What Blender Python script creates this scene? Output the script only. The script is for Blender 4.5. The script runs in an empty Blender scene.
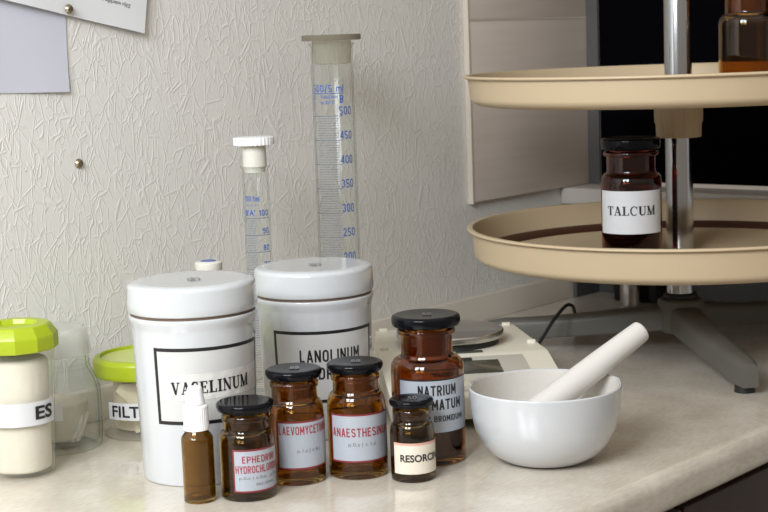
import bpy, bmesh, math, random
from mathutils import Vector, Matrix
random.seed(7)
sc = bpy.context.scene
C = sc.collection
PI = math.pi
CT = 0.90            # height of the worktop above the floor
EYE = 0.38           # camera height above the worktop
F = 1600.0           # focal length in pixels
HEAD = math.radians(40.54)
PITCH = math.radians(7.77)
ROLL = math.radians(2.06)
c_, s_ = math.cos(HEAD), math.sin(HEAD)
FW = Vector((c_, s_, 0)); RT = Vector((s_, -c_, 0)); UP = Vector((0, 0, 1))
cp, sp = math.cos(PITCH), math.sin(PITCH)
fwd = FW * cp - UP * sp
u0 = UP * cp + FW * sp
cr, sr = math.cos(ROLL), math.sin(ROLL)
right = RT * cr - u0 * sr
up = u0 * cr + RT * sr
CAM = Vector((0, 0, CT + EYE))


def ray(px, py):
    return (fwd * F + right * (px - 384) - up * (py - 256)) / F


def on_z(px, py, z=0.0):
    d = ray(px, py)
    t = (CT + z - CAM.z) / d.z
    return CAM + d * t


def on_y(px, py, y):
    d = ray(px, py)
    return CAM + d * (y / d.y)


def on_x(px, py, x):
    d = ray(px, py)
    return CAM + d * (x / d.x)


def at_depth(px, py, D):
    d = ray(px, py)
    return CAM + d * (D / d.dot(FW))


def proj(p):
    v = Vector(p) - CAM
    k = F / v.dot(fwd)
    return 384 + v.dot(right) * k, 256 - v.dot(up) * k


def round_at(px, py, half):
    """centre and radius of a round base whose nearest point is seen at px,py"""
    g = on_z(px, py)
    h = Vector((g.x, g.y, 0)); dist = h.length; h.normalize()
    r = 0.02
    for _ in range(6):
        cc = Vector((g.x, g.y, CT)) + h * r
        r = half * cc.dot(FW) / F
    return cc, r


def face_cam(p, extra=0.0):
    d = Vector((-p.x, -p.y, 0)).normalized()
    return math.atan2(d.x, -d.y) + extra


# ---------------------------------------------------------------- materials
def nodes_of(name):
    m = bpy.data.materials.new(name); m.use_nodes = True
    nt = m.node_tree
    b = nt.nodes['Principled BSDF']
    return m, nt, b


def mat(name, col, rough=0.5, metal=0.0, spec=0.5, coat=0.0, trans=0.0, ior=1.5, bump=0.0, bscale=200, sss=0.0, var=0.0):
    m, nt, b = nodes_of(name)
    b.inputs['Base Color'].default_value = (*col, 1)
    b.inputs['Roughness'].default_value = rough
    b.inputs['Metallic'].default_value = metal
    b.inputs['Specular IOR Level'].default_value = spec
    b.inputs['Coat Weight'].default_value = coat
    b.inputs['Coat Roughness'].default_value = 0.04
    b.inputs['Transmission Weight'].default_value = trans
    b.inputs['IOR'].default_value = ior
    if sss:
        b.inputs['Subsurface Weight'].default_value = sss
        b.inputs['Subsurface Radius'].default_value = (0.01, 0.01, 0.008)
        b.inputs['Subsurface Scale'].default_value = 0.5
    tc = nt.nodes.new('ShaderNodeTexCoord')
    if bump or var:
        n = nt.nodes.new('ShaderNodeTexNoise'); n.inputs['Scale'].default_value = bscale
        n.inputs['Detail'].default_value = 4
        nt.links.new(tc.outputs['Object'], n.inputs['Vector'])
        if bump:
            bp = nt.nodes.new('ShaderNodeBump'); bp.inputs['Strength'].default_value = bump
            bp.inputs['Distance'].default_value = 0.001
            nt.links.new(n.outputs['Fac'], bp.inputs['Height'])
            nt.links.new(bp.outputs['Normal'], b.inputs['Normal'])
        if var:
            mx = nt.nodes.new('ShaderNodeMix'); mx.data_type = 'RGBA'
            mx.inputs['A'].default_value = (*[x * (1 - var) for x in col], 1)
            mx.inputs['B'].default_value = (*[min(1, x * (1 + var)) for x in col], 1)
            nt.links.new(n.outputs['Fac'], mx.inputs['Factor'])
            nt.links.new(mx.outputs['Result'], b.inputs['Base Color'])
    return m


def wallpaper():
    m, nt, b = nodes_of('embossed_wallpaper')
    b.inputs['Base Color'].default_value = (0.73, 0.71, 0.67, 1)
    b.inputs['Roughness'].default_value = 0.55
    b.inputs['Specular IOR Level'].default_value = 0.3
    L = nt.links
    tc = nt.nodes.new('ShaderNodeTexCoord')
    hs = []
    for i, (sc_, rot, strch, wd, det) in enumerate([(54, 0.55, 0.30, 0.017, 0.6), (70, -0.45, 0.30, 0.018, 0.6),
                                                  (62, 1.0, 0.32, 0.017, 0.5), (84, 0.15, 0.32, 0.020, 0.8), (64, -0.9, 0.34, 0.017, 0.5)]):
        mp = nt.nodes.new('ShaderNodeMapping')
        mp.inputs['Location'].default_value = (i * 3.7, 0, i * 1.9)
        mp.inputs['Rotation'].default_value = (0, rot, 0)
        mp.inputs['Scale'].default_value = (1, 1, strch)
        L.new(tc.outputs['Object'], mp.inputs['Vector'])
        n = nt.nodes.new('ShaderNodeTexNoise'); n.inputs['Scale'].default_value = sc_
        n.inputs['Detail'].default_value = det; n.inputs['Distortion'].default_value = 0.25
        L.new(mp.outputs['Vector'], n.inputs['Vector'])
        a = nt.nodes.new('ShaderNodeMath'); a.operation = 'SUBTRACT'; a.inputs[1].default_value = 0.5
        L.new(n.outputs['Fac'], a.inputs[0])
        ab = nt.nodes.new('ShaderNodeMath'); ab.operation = 'ABSOLUTE'; L.new(a.outputs[0], ab.inputs[0])
        mr = nt.nodes.new('ShaderNodeMapRange'); mr.interpolation_type = 'SMOOTHSTEP'
        mr.inputs['From Min'].default_value = 0; mr.inputs['From Max'].default_value = wd
        mr.inputs['To Min'].default_value = 1; mr.inputs['To Max'].default_value = 0
        L.new(ab.outputs[0], mr.inputs['Value'])
        # break the lines up so that they end like creases
        n2 = nt.nodes.new('ShaderNodeTexNoise'); n2.inputs['Scale'].default_value = sc_ * 0.55
        n2.inputs['Detail'].default_value = 1
        mp2 = nt.nodes.new('ShaderNodeMapping'); mp2.inputs['Location'].default_value = (i * 5.1 + 9, 2, 4)
        L.new(tc.outputs['Object'], mp2.inputs['Vector']); L.new(mp2.outputs['Vector'], n2.inputs['Vector'])
        mk = nt.nodes.new('ShaderNodeMapRange'); mk.interpolation_type = 'SMOOTHSTEP'
        mk.inputs['From Min'].default_value = 0.40; mk.inputs['From Max'].default_value = 0.50
        L.new(n2.outputs['Fac'], mk.inputs['Value'])
        mu = nt.nodes.new('ShaderNodeMath'); mu.operation = 'MULTIPLY'
        L.new(mr.outputs['Result'], mu.inputs[0]); L.new(mk.outputs['Result'], mu.inputs[1])
        hs.append(mu.outputs[0])
    for i, (vs_, rot, wd) in enumerate([(46, 0.6, 0.036), (54, -0.5, 0.038)]):
        mp = nt.nodes.new('ShaderNodeMapping'); mp.inputs['Location'].default_value = (i * 2.3 + 5, 1.5, i * 4.1)
        mp.inputs['Rotation'].default_value = (0, rot, 0); mp.inputs['Scale'].default_value = (1, 1, 0.5)
        L.new(tc.outputs['Object'], mp.inputs['Vector'])
        vo = nt.nodes.new('ShaderNodeTexVoronoi'); vo.feature = 'DISTANCE_TO_EDGE'; vo.inputs['Scale'].default_value = vs_
        L.new(mp.outputs['Vector'], vo.inputs['Vector'])
        mr = nt.nodes.new('ShaderNodeMapRange'); mr.interpolation_type = 'SMOOTHSTEP'
        mr.inputs['From Max'].default_value = wd; mr.inputs['To Min'].default_value = 1; mr.inputs['To Max'].default_value = 0
        L.new(vo.outputs['Distance'], mr.inputs['Value'])
        n2 = nt.nodes.new('ShaderNodeTexNoise'); n2.inputs['Scale'].default_value = 38; n2.inputs['Detail'].default_value = 1
        mp2 = nt.nodes.new('ShaderNodeMapping'); mp2.inputs['Location'].default_value = (i * 3.3 + 2, 7, i * 2.2)
        L.new(tc.outputs['Object'], mp2.inputs['Vector']); L.new(mp2.outputs['Vector'], n2.inputs['Vector'])
        mk = nt.nodes.new('ShaderNodeMapRange'); mk.interpolation_type = 'SMOOTHSTEP'
        mk.inputs['From Min'].default_value = 0.42; mk.inputs['From Max'].default_value = 0.54
        L.new(n2.outputs['Fac'], mk.inputs['Value'])
        mu = nt.nodes.new('ShaderNodeMath'); mu.operation = 'MULTIPLY'
        L.new(mr.outputs['Result'], mu.inputs[0]); L.new(mk.outputs['Result'], mu.inputs[1])
        hs.append(mu.outputs[0])
    hs = hs[:4] + hs[5:]
    acc = hs[0]
    for h in hs[1:]:
        mx = nt.nodes.new('ShaderNodeMath'); mx.operation = 'MAXIMUM'
        L.new(acc, mx.inputs[0]); L.new(h, mx.inputs[1]); acc = mx.outputs[0]
    fine = nt.nodes.new('ShaderNodeTexNoise'); fine.inputs['Scale'].default_value = 420; fine.inputs['Detail'].default_value = 3
    L.new(tc.outputs['Object'], fine.inputs['Vector'])
    sm = nt.nodes.new('ShaderNodeMath'); sm.operation = 'MULTIPLY_ADD'; sm.inputs[1].default_value = 0.22
    L.new(fine.outputs['Fac'], sm.inputs[0]); L.new(acc, sm.inputs[2])
    bp = nt.nodes.new('ShaderNodeBump'); bp.inputs['Strength'].default_value = 0.36
    bp.inputs['Distance'].default_value = 0.0011
    L.new(sm.outputs[0], bp.inputs['Height']); L.new(bp.outputs['Normal'], b.inputs['Normal'])
    return m


def laminate():
    m, nt, b = nodes_of('worktop_laminate')
    L = nt.links
    tc = nt.nodes.new('ShaderNodeTexCoord')
    mp = nt.nodes.new('ShaderNodeMapping'); mp.inputs['Scale'].default_value = (0.35, 1.6, 1)
    L.new(tc.outputs['Object'], mp.inputs['Vector'])
    n = nt.nodes.new('ShaderNodeTexNoise'); n.inputs['Scale'].default_value = 260; n.inputs['Detail'].default_value = 5
    L.new(mp.outputs['Vector'], n.inputs['Vector'])
    n2 = nt.nodes.new('ShaderNodeTexNoise'); n2.inputs['Scale'].default_value = 22; n2.inputs['Detail'].default_value = 6
    L.new(tc.outputs['Object'], n2.inputs['Vector'])
    ad = nt.nodes.new('ShaderNodeMath'); ad.operation = 'ADD'
    L.new(n.outputs['Fac'], ad.inputs[0]); L.new(n2.outputs['Fac'], ad.inputs[1])
    r = nt.nodes.new('ShaderNodeMapRange'); r.inputs['From Min'].default_value = 0.75; r.inputs['From Max'].default_value = 1.25
    L.new(ad.outputs[0], r.inputs['Value'])
    mx = nt.nodes.new('ShaderNodeMix'); mx.data_type = 'RGBA'
    mx.inputs['A'].default_value = (0.52, 0.46, 0.38, 1); mx.inputs['B'].default_value = (0.64, 0.585, 0.50, 1)
    L.new(r.outputs['Result'], mx.inputs['Factor']); L.new(mx.outputs['Result'], b.inputs['Base Color'])
    b.inputs['Roughness'].default_value = 0.22
    b.inputs['Coat Weight'].default_value = 0.6; b.inputs['Coat Roughness'].default_value = 0.035
    return m


def board_material():
    m, nt, b = nodes_of('grey_brown_tile')
    L = nt.links
    tc = nt.nodes.new('ShaderNodeTexCoord')
    mp = nt.nodes.new('ShaderNodeMapping'); mp.inputs['Scale'].default_value = (2.0, 1, 22)
    L.new(tc.outputs['Object'], mp.inputs['Vector'])
    n = nt.nodes.new('ShaderNodeTexNoise'); n.inputs['Scale'].default_value = 4; n.inputs['Detail'].default_value = 4
    L.new(mp.outputs['Vector'], n.inputs['Vector'])
    mx = nt.nodes.new('ShaderNodeMix'); mx.data_type = 'RGBA'
    mx.inputs['A'].default_value = (0.56, 0.485, 0.42, 1); mx.inputs['B'].default_value = (0.66, 0.58, 0.515, 1)
    L.new(n.outputs['Fac'], mx.inputs['Factor']); L.new(mx.outputs['Result'], b.inputs['Base Color'])
    b.inputs['Roughness'].default_value = 0.4
    return m


def clear_glass(name, tint=(0.97, 0.985, 0.98), edge=(0.55, 0.60, 0.58), gloss=1.0, haze=0.0, hc=(0.86, 0.86, 0.82), pw_=9.0, rough=0.03):
    """thin blown glass: see-through, mirror-like at the rim, darker where the wall is seen edge-on"""
    m = bpy.data.materials.new(name); m.use_nodes = True
    nt = m.node_tree; nt.nodes.clear(); L = nt.links
    out = nt.nodes.new('ShaderNodeOutputMaterial')
    lw = nt.nodes.new('ShaderNodeLayerWeight'); lw.inputs['Blend'].default_value = 0.5
    pw = nt.nodes.new('ShaderNodeMath'); pw.operation = 'POWER'; pw.inputs[1].default_value = pw_
    L.new(lw.outputs['Facing'], pw.inputs[0])
    mc = nt.nodes.new('ShaderNodeMix'); mc.data_type = 'RGBA'
    mc.inputs['A'].default_value = (*tint, 1); mc.inputs['B'].default_value = (*edge, 1)
    L.new(pw.outputs[0], mc.inputs['Factor'])
    tr = nt.nodes.new('ShaderNodeBsdfTransparent'); L.new(mc.outputs['Result'], tr.inputs['Color'])
    gl = nt.nodes.new('ShaderNodeBsdfGlossy'); gl.inputs['Roughness'].default_value = rough
    fr = nt.nodes.new('ShaderNodeMath'); fr.operation = 'POWER'; fr.inputs[1].default_value = 5
    L.new(lw.outputs['Facing'], fr.inputs[0])
    mg = nt.nodes.new('ShaderNodeMath'); mg.operation = 'MULTIPLY_ADD'; mg.inputs[1].default_value = 0.5 * gloss; mg.inputs[2].default_value = 0.035 * gloss
    L.new(fr.outputs[0], mg.inputs[0])
    mi = nt.nodes.new('ShaderNodeMixShader')
    L.new(mg.outputs[0], mi.inputs[0]); L.new(tr.outputs[0], mi.inputs[1]); L.new(gl.outputs[0], mi.inputs[2])
    last = mi
    if haze:
        df = nt.nodes.new('ShaderNodeBsdfTranslucent'); df.inputs['Color'].default_value = (*hc, 1)
        d2 = nt.nodes.new('ShaderNodeBsdfDiffuse'); d2.inputs['Color'].default_value = (*hc, 1)
        ma = nt.nodes.new('ShaderNodeMixShader'); ma.inputs[0].default_value = 0.5
        L.new(df.outputs[0], ma.inputs[1]); L.new(d2.outputs[0], ma.inputs[2])
        mh = nt.nodes.new('ShaderNodeMixShader'); mh.inputs[0].default_value = haze
        L.new(mi.outputs[0], mh.inputs[1]); L.new(ma.outputs[0], mh.inputs[2]); last = mh
    L.new(last.outputs[0], out.inputs['Surface'])
    return m


M = dict(
    wall=wallpaper(), counter=laminate(), board=board_material(),
    board_edge=mat('board_edge', (0.54, 0.48, 0.41), 0.4),
    plaster=mat('painted_plaster', (0.42, 0.40, 0.38), 0.7, bump=0.2, bscale=90),
    upstand=mat('upstand_plastic', (0.60, 0.545, 0.465), 0.35, var=0.05),
    floor=mat('floor_linoleum', (0.30, 0.25, 0.20), 0.4, var=0.2, bscale=12),
    sill_shade=mat('under_sill_shade_grey', (0.085, 0.083, 0.085), 0.25),  # shade of sill and tray put into the colour
    sill=mat('sill_white', (0.52, 0.49, 0.45), 0.4),
    night=mat('dark_pane', (0.002, 0.002, 0.003), 0.7, spec=0.0),
    frame=mat('frame_and_shade_grey', (0.085, 0.08, 0.078), 0.5),
    cabinet=mat('dark_brown_veneer', (0.035, 0.016, 0.011), 0.4, var=0.25, bscale=40),
    steel=mat('brushed_steel', (0.52, 0.50, 0.47), 0.24, 1.0),
    chrome=mat('chrome', (0.52, 0.53, 0.55), 0.13, 1.0),
    porcelain=mat('glazed_porcelain', (0.53, 0.54, 0.55), 0.09, coat=0.5, ior=1.5, var=0.01, bscale=30),
    bisque=mat('unglazed_porcelain', (0.54, 0.51, 0.465), 0.55, bump=0.1, bscale=300, var=0.05),
    pestle=mat('pestle_porcelain', (0.58, 0.555, 0.515), 0.42, var=0.03, bscale=60),
    seam=mat('seam_brown', (0.12, 0.075, 0.05), 0.7),
    paper=mat('label_paper', (0.60, 0.60, 0.61), 0.45, var=0.03, bscale=150),
    paper_blue=mat('label_paper_blue', (0.36, 0.385, 0.43), 0.35, var=0.03, bscale=120),
    paper_cream=mat('label_paper_cream', (0.66, 0.60, 0.50), 0.5, var=0.1, bscale=70),
    paper_pink=mat('label_stain_pink', (0.62, 0.33, 0.25), 0.5, var=0.15, bscale=90),
    tape=mat('wrinkled_tape', (0.64, 0.625, 0.59), 0.35, bump=0.9, bscale=120),
    jar_label=mat('jar_label_panel', (0.56, 0.555, 0.54), 0.22, coat=0.3),
    ink=mat('black_ink', (0.012, 0.011, 0.012), 0.4),
    ink_red=mat('red_ink', (0.30, 0.026, 0.032), 0.4),
    red_edge=mat('red_label_edge', (0.19, 0.016, 0.018), 0.4),
    ink_blue=mat('blue_enamel', (0.022, 0.085, 0.33), 0.4),
    ink_blue_pale=mat('pale_blue_enamel', (0.11, 0.14, 0.22), 0.4),
    ink_grey=mat('grey_ink', (0.16, 0.16, 0.17), 0.4),
    mark=mat('pale_lid_mark', (0.12, 0.12, 0.13), 0.3),
    lid=mat('black_bakelite', (0.004, 0.0042, 0.006), 0.13, spec=0.16),
    fill=mat('dark_contents', (0.05, 0.02, 0.014), 0.8),
    amber_olive=mat('olive_brown_glass', (0.46, 0.29, 0.06), 0.0, trans=1.0, ior=1.5),
    amber_dark=mat('dark_amber_glass', (0.50, 0.20, 0.035), 0.0, trans=1.0, ior=1.5),
    amber=mat('amber_glass', (0.55, 0.29, 0.06), 0.0, trans=1.0, ior=1.5),
    amber_brown=mat('brown_glass', (0.31, 0.18, 0.04), 0.0, trans=1.0, ior=1.5),
    amber_red=mat('cherry_glass', (0.30, 0.06, 0.035), 0.0, trans=1.0, ior=1.5),
    stopper=mat('ground_brown_glass', (0.30, 0.20, 0.14), 0.45),
    stopper_red=mat('ground_red_glass', (0.12, 0.04, 0.03), 0.4),
    beige=mat('beige_tray_plastic', (0.52, 0.405, 0.26), 0.42, bump=0.05, bscale=300),
    brown_band=mat('brown_tray_band', (0.055, 0.018, 0.010), 0.4),
    castiron=mat('grey_painted_metal', (0.095, 0.09, 0.075), 0.5, bump=0.1, bscale=200),
    black=mat('black_plastic', (0.01, 0.01, 0.01), 0.4),
    rubber=mat('black_rubber', (0.012, 0.012, 0.012), 0.55),
    scale=mat('scale_housing', (0.66, 0.62, 0.52), 0.42, bump=0.05, bscale=400),
    scale_grey=mat('scale_panel', (0.50, 0.48, 0.42), 0.45),
    lcd=mat('lcd_glass', (0.045, 0.048, 0.038), 0.12),
    lime=mat('lime_plastic', (0.34, 0.42, 0.010), 0.35, sss=0.2),
    lime_film=mat('lime_film', (0.50, 0.55, 0.16), 0.35),
    milky=mat('milky_plastic', (0.70, 0.70, 0.64), 0.4, sss=0.3),
    white_plastic=mat('white_plastic', (0.82, 0.82, 0.82), 0.35, sss=0.1),
    ivory=mat('ivory_plastic', (0.64, 0.62, 0.55), 0.4),
    blue_insert=mat('blue_insert', (0.06, 0.12, 0.35), 0.4),
    wool=mat('off_white_filling', (0.68, 0.63, 0.53), 0.9, bump=0.6, bscale=160, var=0.06),
    wad=mat('beige_wad', (0.56, 0.51, 0.42), 0.9, bump=0.5, bscale=160, var=0.08),
    filter=mat('cream_filter_paper', (0.75, 0.66, 0.47), 0.8, bump=0.2, bscale=120),
    sheet=mat('white_sheet', (0.72, 0.725, 0.735), 0.6, var=0.01),
    sheet_blue=mat('bluish_sheet', (0.58, 0.585, 0.66), 0.5, var=0.01),
    brass=mat('aged_brass', (0.33, 0.27, 0.19), 0.3, 1.0),
    glass=clear_glass('cylinder_glass', (0.985, 0.99, 0.985), (0.14, 0.14, 0.125), 0.4, rough=0.14),
    jar_glass=clear_glass('jar_glass', (0.98, 0.99, 0.985), (0.34, 0.45, 0.43), 1.0, pw_=6.0),
    jar_plastic=clear_glass('clear_plastic', (0.985, 0.985, 0.975), (0.75, 0.77, 0.70), 0.7, haze=0.05),
    cap_plastic=clear_glass('frosted_plastic', (0.95, 0.95, 0.94), (0.7, 0.7, 0.68), 0.8, haze=0.30),
    plug_plastic=clear_glass('clouded_plastic', (0.93, 0.92, 0.88), (0.5, 0.5, 0.45), 0.6, haze=0.36, hc=(0.62, 0.59, 0.49)),
    disc_plastic=clear_glass('yellowed_plastic', (0.9, 0.88, 0.8), (0.4, 0.38, 0.3), 0.8, haze=0.7, hc=(0.33, 0.30, 0.23)),
    tube=clear_glass('soft_tube', (0.93, 0.93, 0.9), (0.6, 0.6, 0.58), 1.0, haze=0.25),
)


# ---------------------------------------------------------------- mesh helpers
def link_mesh(name, bm, mats, parent=None, smooth=40, loc=None, rz=0.0, doubles=True):
    if doubles:
        bmesh.ops.remove_doubles(bm, verts=bm.verts, dist=1e-6)
    me = bpy.data.meshes.new(name)
    bm.to_mesh(me); bm.free()
    for m in (mats if isinstance(mats, (list, tuple)) else [mats]):
        me.materials.append(m)
    if smooth:
        me.shade_smooth(); me.set_sharp_from_angle(angle=math.radians(smooth))
    o = bpy.data.objects.new(name, me); C.objects.link(o)
    if parent is not None:
        o.parent = parent
    if loc is not None:
        o.location = loc
    o.rotation_euler = (0, 0, rz)
    return o


def tag(o, label, cat, group=None):
    o['label'] = label; o['category'] = cat
    if group:
        o['group'] = group
    return o


def thing(name, label, cat, loc, rz=0.0, group=None):
    o = bpy.data.objects.new(name, None); C.objects.link(o)
    o.location = loc; o.rotation_euler = (0, 0, rz)
    o.empty_display_size = 0.02
    return tag(o, label, cat, group)


def structure(name, bm, mats, **k):
    o = link_mesh(name, bm, mats, **k); o['kind'] = 'structure'
    return o


def fillet(pts, n=5):
    """pts: (r, z[, radius]) -> rounded polyline"""
    out = []
    for i, p in enumerate(pts):
        rad = p[2] if len(p) > 2 else 0
        if rad == 0 or i in (0, len(pts) - 1):
            out.append((p[0], p[1])); continue
        P = Vector(p[:2]); A = Vector(pts[i - 1][:2]); B = Vector(pts[i + 1][:2])
        da = (A - P); db = (B - P); la, lb = da.length, db.length
        if la < 1e-9 or lb < 1e-9:
            out.append((p[0], p[1])); continue
        da /= la; db /= lb
        d = min(rad, la * 0.49, lb * 0.49)
        p0 = P + da * d; p1 = P + db * d
        for k in range(n + 1):
            t = k / n
            q = p0 * (1 - t) ** 2 + P * 2 * t * (1 - t) + p1 * t * t
            out.append((q.x, q.y))
    return out


def lathe(prof, seg=64, bm=None, mi=0, off=(0, 0, 0), squash=None):
    bm = bm or bmesh.new()
    rings = []
    for r, z in prof:
        if r < 1e-7:
            rings.append([bm.verts.new((off[0], off[1], off[2] + z))])
        else:
            ring = []
            for k in range(seg):
                a = 2 * PI * k / seg
                rr = r * (squash(a, z) if squash else 1)
                ring.append(bm.verts.new((off[0] + rr * math.sin(a), off[1] - rr * math.cos(a), off[2] + z)))
            rings.append(ring)
    for a, b in zip(rings, rings[1:]):
        if len(a) == 1 and len(b) == 1:
            continue
        for k in range(seg):
            k2 = (k + 1) % seg
            if len(a) == 1:
                f = bm.faces.new((a[0], b[k2], b[k]))
            elif len(b) == 1:
                f = bm.faces.new((a[k], a[k2], b[0]))
            else:
                f = bm.faces.new((a[k], a[k2], b[k2], b[k]))
            f.material_index = mi
    return bm


def fix_normals(bm):
    bmesh.ops.recalc_face_normals(bm, faces=bm.faces)
    return bm


def box(bm, x0, x1, y0, y1, z0, z1, mi=0, bevel=0.0):
    vs = [bm.verts.new(p) for p in ((x0, y0, z0), (x1, y0, z0), (x1, y1, z0), (x0, y1, z0),
                                    (x0, y0, z1), (x1, y0, z1), (x1, y1, z1), (x0, y1, z1))]
    fs = [bm.faces.new([vs[i] for i in q]) for q in ((3, 2, 1, 0), (4, 5, 6, 7), (0, 1, 5, 4), (1, 2, 6, 5), (2, 3, 7, 6), (3, 0, 4, 7))]
    for f in fs:
        f.material_index = mi
    if bevel:
        es = list({e for f in fs for e in f.edges})
        r = bmesh.ops.bevel(bm, geom=es, offset=bevel, segments=3, profile=0.5, affect='EDGES')
        for f in r['faces']:
            f.material_index = mi
    return bm


def prism(bm, poly, axis, a, b, mi=0):
    """extrude polygon (list of 2D) along an axis from a to b"""
    def P(p, t):
        return {'x': (t, p[0], p[1]), 'y': (p[0], t, p[1]), 'z': (p[0], p[1], t)}[axis]
    A = [bm.verts.new(P(p, a)) for p in poly]; B = [bm.verts.new(P(p, b)) for p in poly]
    n = len(poly)
    fs = [bm.faces.new(A), bm.faces.new(B[::-1])]
    for i in range(n):
        fs.append(bm.faces.new((A[i], B[i], B[(i + 1) % n], A[(i + 1) % n])))
    for f in fs:
        f.material_index = mi
    return bm


def tube(bm, pts, rad, seg=10, mi=0, closed_ends=True):
    pts = [Vector(p) for p in pts]
    n = len(pts)
    rads = rad if isinstance(rad, (list, tuple)) else [rad] * n
    rings = []
    ref = None
    for i, p in enumerate(pts):
        t = (pts[min(i + 1, n - 1)] - pts[max(i - 1, 0)]).normalized()
        if ref is None:
            ref = Vector((0, 0, 1)) if abs(t.z) < 0.9 else Vector((1, 0, 0))
        a = t.cross(ref).normalized(); b = a.cross(t).normalized(); ref = b
        rings.append([bm.verts.new(p + (a * math.cos(2 * PI * k / seg) + b * math.sin(2 * PI * k / seg)) * rads[i]) for k in range(seg)])
    for A, B in zip(rings, rings[1:]):
        for k in range(seg):
            f = bm.faces.new((A[k], A[(k + 1) % seg], B[(k + 1) % seg], B[k])); f.material_index = mi
    if closed_ends:
        bm.faces.new(rings[0]).material_index = mi; bm.faces.new(rings[-1][::-1]).material_index = mi
    return bm


def spline(pts, n=8):
    pts = [Vector(p) for p in pts]
    out = []
    for i in range(len(pts) - 1):
        p0 = pts[max(i - 1, 0)]; p1 = pts[i]; p2 = pts[i + 1]; p3 = pts[min(i + 2, len(pts) - 1)]
        for k in range(n):
            t = k / n
            out.append(0.5 * ((2 * p1) + (p2 - p0) * t + (2 * p0 - 5 * p1 + 4 * p2 - p3) * t * t + (-p0 + 3 * p1 - 3 * p2 + p3) * t ** 3))
    out.append(pts[-1])
    return out


# ---------------------------------------------------------------- lettering
_cache = {}


def sans(txt, bold=0.0):
    key = (txt, bold)
    if key not in _cache:
        cu = bpy.data.curves.new('lettering', 'FONT')
        cu.body = txt; cu.size = 1; cu.offset = bold; cu.resolution_u = 3
        ob = bpy.data.objects.new('lettering', cu)
        C.objects.link(ob)
        dg = bpy.context.evaluated_depsgraph_get()
        me = bpy.data.meshes.new_from_object(ob.evaluated_get(dg))
        vs = [(v.co.x, v.co.y) for v in me.vertices]; fs = [tuple(p.vertices) for p in me.polygons]
        bpy.data.objects.remove(ob); bpy.data.curves.remove(cu); bpy.data.meshes.remove(me)
        _cache[key] = (vs, fs)
    return _cache[key]


def strokes(lines):
    vs, fs = [], []
    for pts, w in lines:
        n = len(pts)
        ws = w if isinstance(w, (list, tuple)) else [w] * n
        L = []
        for i, p in enumerate(pts):
            p = Vector(p); t = (Vector(pts[min(i + 1, n - 1)]) - Vector(pts[max(i - 1, 0)])).normalized()
            nn = Vector((-t.y, t.x)) * ws[i] / 2
            L.append((p + nn, p - nn))
        for a, b in zip(L, L[1:]):
            k = len(vs); vs += [tuple(a[0]), tuple(a[1]), tuple(b[1]), tuple(b[0])]; fs.append((k, k + 1, k + 2, k + 3))
    return vs, fs


def serif(txt):
    T, t, S = 0.20, 0.085, 0.08
    def h(x0, x1, y):
        return ([(x0, y), (x1, y)], S)
    def v(x, w, y0=0, y1=1):
        return ([(x, y0), (x, y1)], w)
    def arc(cx, cy, rx, ry, a0, a1, w0, w1, w2, n=12):
        P, W = [], []
        for i in range(n + 1):
            q = i / n; a = math.radians(a0 + (a1 - a0) * q)
            P.append((cx + rx * math.cos(a), cy + ry * math.sin(a)))
            W.append(w0 * (1 - q) ** 2 + 2 * w1 * q * (1 - q) + w2 * q * q)
        return (P, W)
    lo, hi = S / 2, 1 - S / 2
    G = {
        'V': (0.80, [([(0.15, 1), (0.42, 0)], T), ([(0.41, 0), (0.66, 1)], t), h(0, 0.34, hi), h(0.53, 0.8, hi)]),
        'A': (0.80, [([(0.12, 0), (0.39, 1)], t), ([(0.38, 1), (0.66, 0)], T), h(0, 0.26, lo), h(0.48, 0.8, lo), ([(0.2, 0.33), (0.56, 0.33)], t)]),
        'S': (0.60, [arc(0.30, 0.73, 0.20, 0.24, 25, 265, 0.06, 0.22, 0.16), arc(0.30, 0.27, 0.22, 0.24, 95, -155, 0.16, 0.22, 0.06),
                     ([(0.49, 1), (0.49, 0.70)], t), ([(0.07, 0.30), (0.07, 0)], t)]),
        'E': (0.70, [v(0.2, T), h(0, 0.62, hi), h(0, 0.66, lo), ([(0.2, 0.52), (0.48, 0.52)], t), ([(0.60, 1), (0.60, 0.74)], t),
                     ([(0.64, 0), (0.64, 0.28)], t), ([(0.47, 0.40), (0.47, 0.64)], t)]),
        'L': (0.68, [v(0.2, T), h(0, 0.38, hi), h(0, 0.64, lo), ([(0.62, 0), (0.62, 0.30)], t)]),
        'I': (0.40, [v(0.2, T), h(0, 0.4, hi), h(0, 0.4, lo)]),
        'N': (0.82, [v(0.14, t), v(0.68, t), ([(0.12, 1), (0.68, 0)], T), h(0, 0.26, hi), h(0.54, 0.82, hi), h(0, 0.28, lo)]),
        'U': (0.80, [v(0.18, T, 0.3, 1), v(0.66, t, 0.3, 1), arc(0.42, 0.3, 0.24, 0.27, 180, 360, T, 0.1, t), h(0, 0.36, hi), h(0.53, 0.8, hi)]),
        'M': (1.0, [v(0.14, t), v(0.82, T), ([(0.15, 1), (0.48, 0)], T), ([(0.47, 0), (0.8, 1)], t), h(0, 0.22, hi), h(0.78, 1.0, hi), h(0, 0.28, lo), h(0.66, 1.0, lo)]),
        'T': (0.72, [v(0.36, T), h(0.03, 0.69, hi), h(0.2, 0.52, lo), ([(0.05, 1), (0.05, 0.7)], t), ([(0.67, 1), (0.67, 0.7)], t)]),
        'C': (0.76, [arc(0.42, 0.5, 0.33, 0.48, 40, 320, 0.06, 0.24, 0.06), ([(0.68, 0.98), (0.68, 0.68)], t)]),
    }
    vs, fs, x = [], [], 0
    for ch in txt:
        w, ln = G[ch]
        a, b = strokes(ln)
        k = len(vs)
        vs += [(p[0] + x, p[1]) for p in a]; fs += [tuple(i + k for i in f) for f in b]
        x += w + 0.08
    return vs, fs


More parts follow.
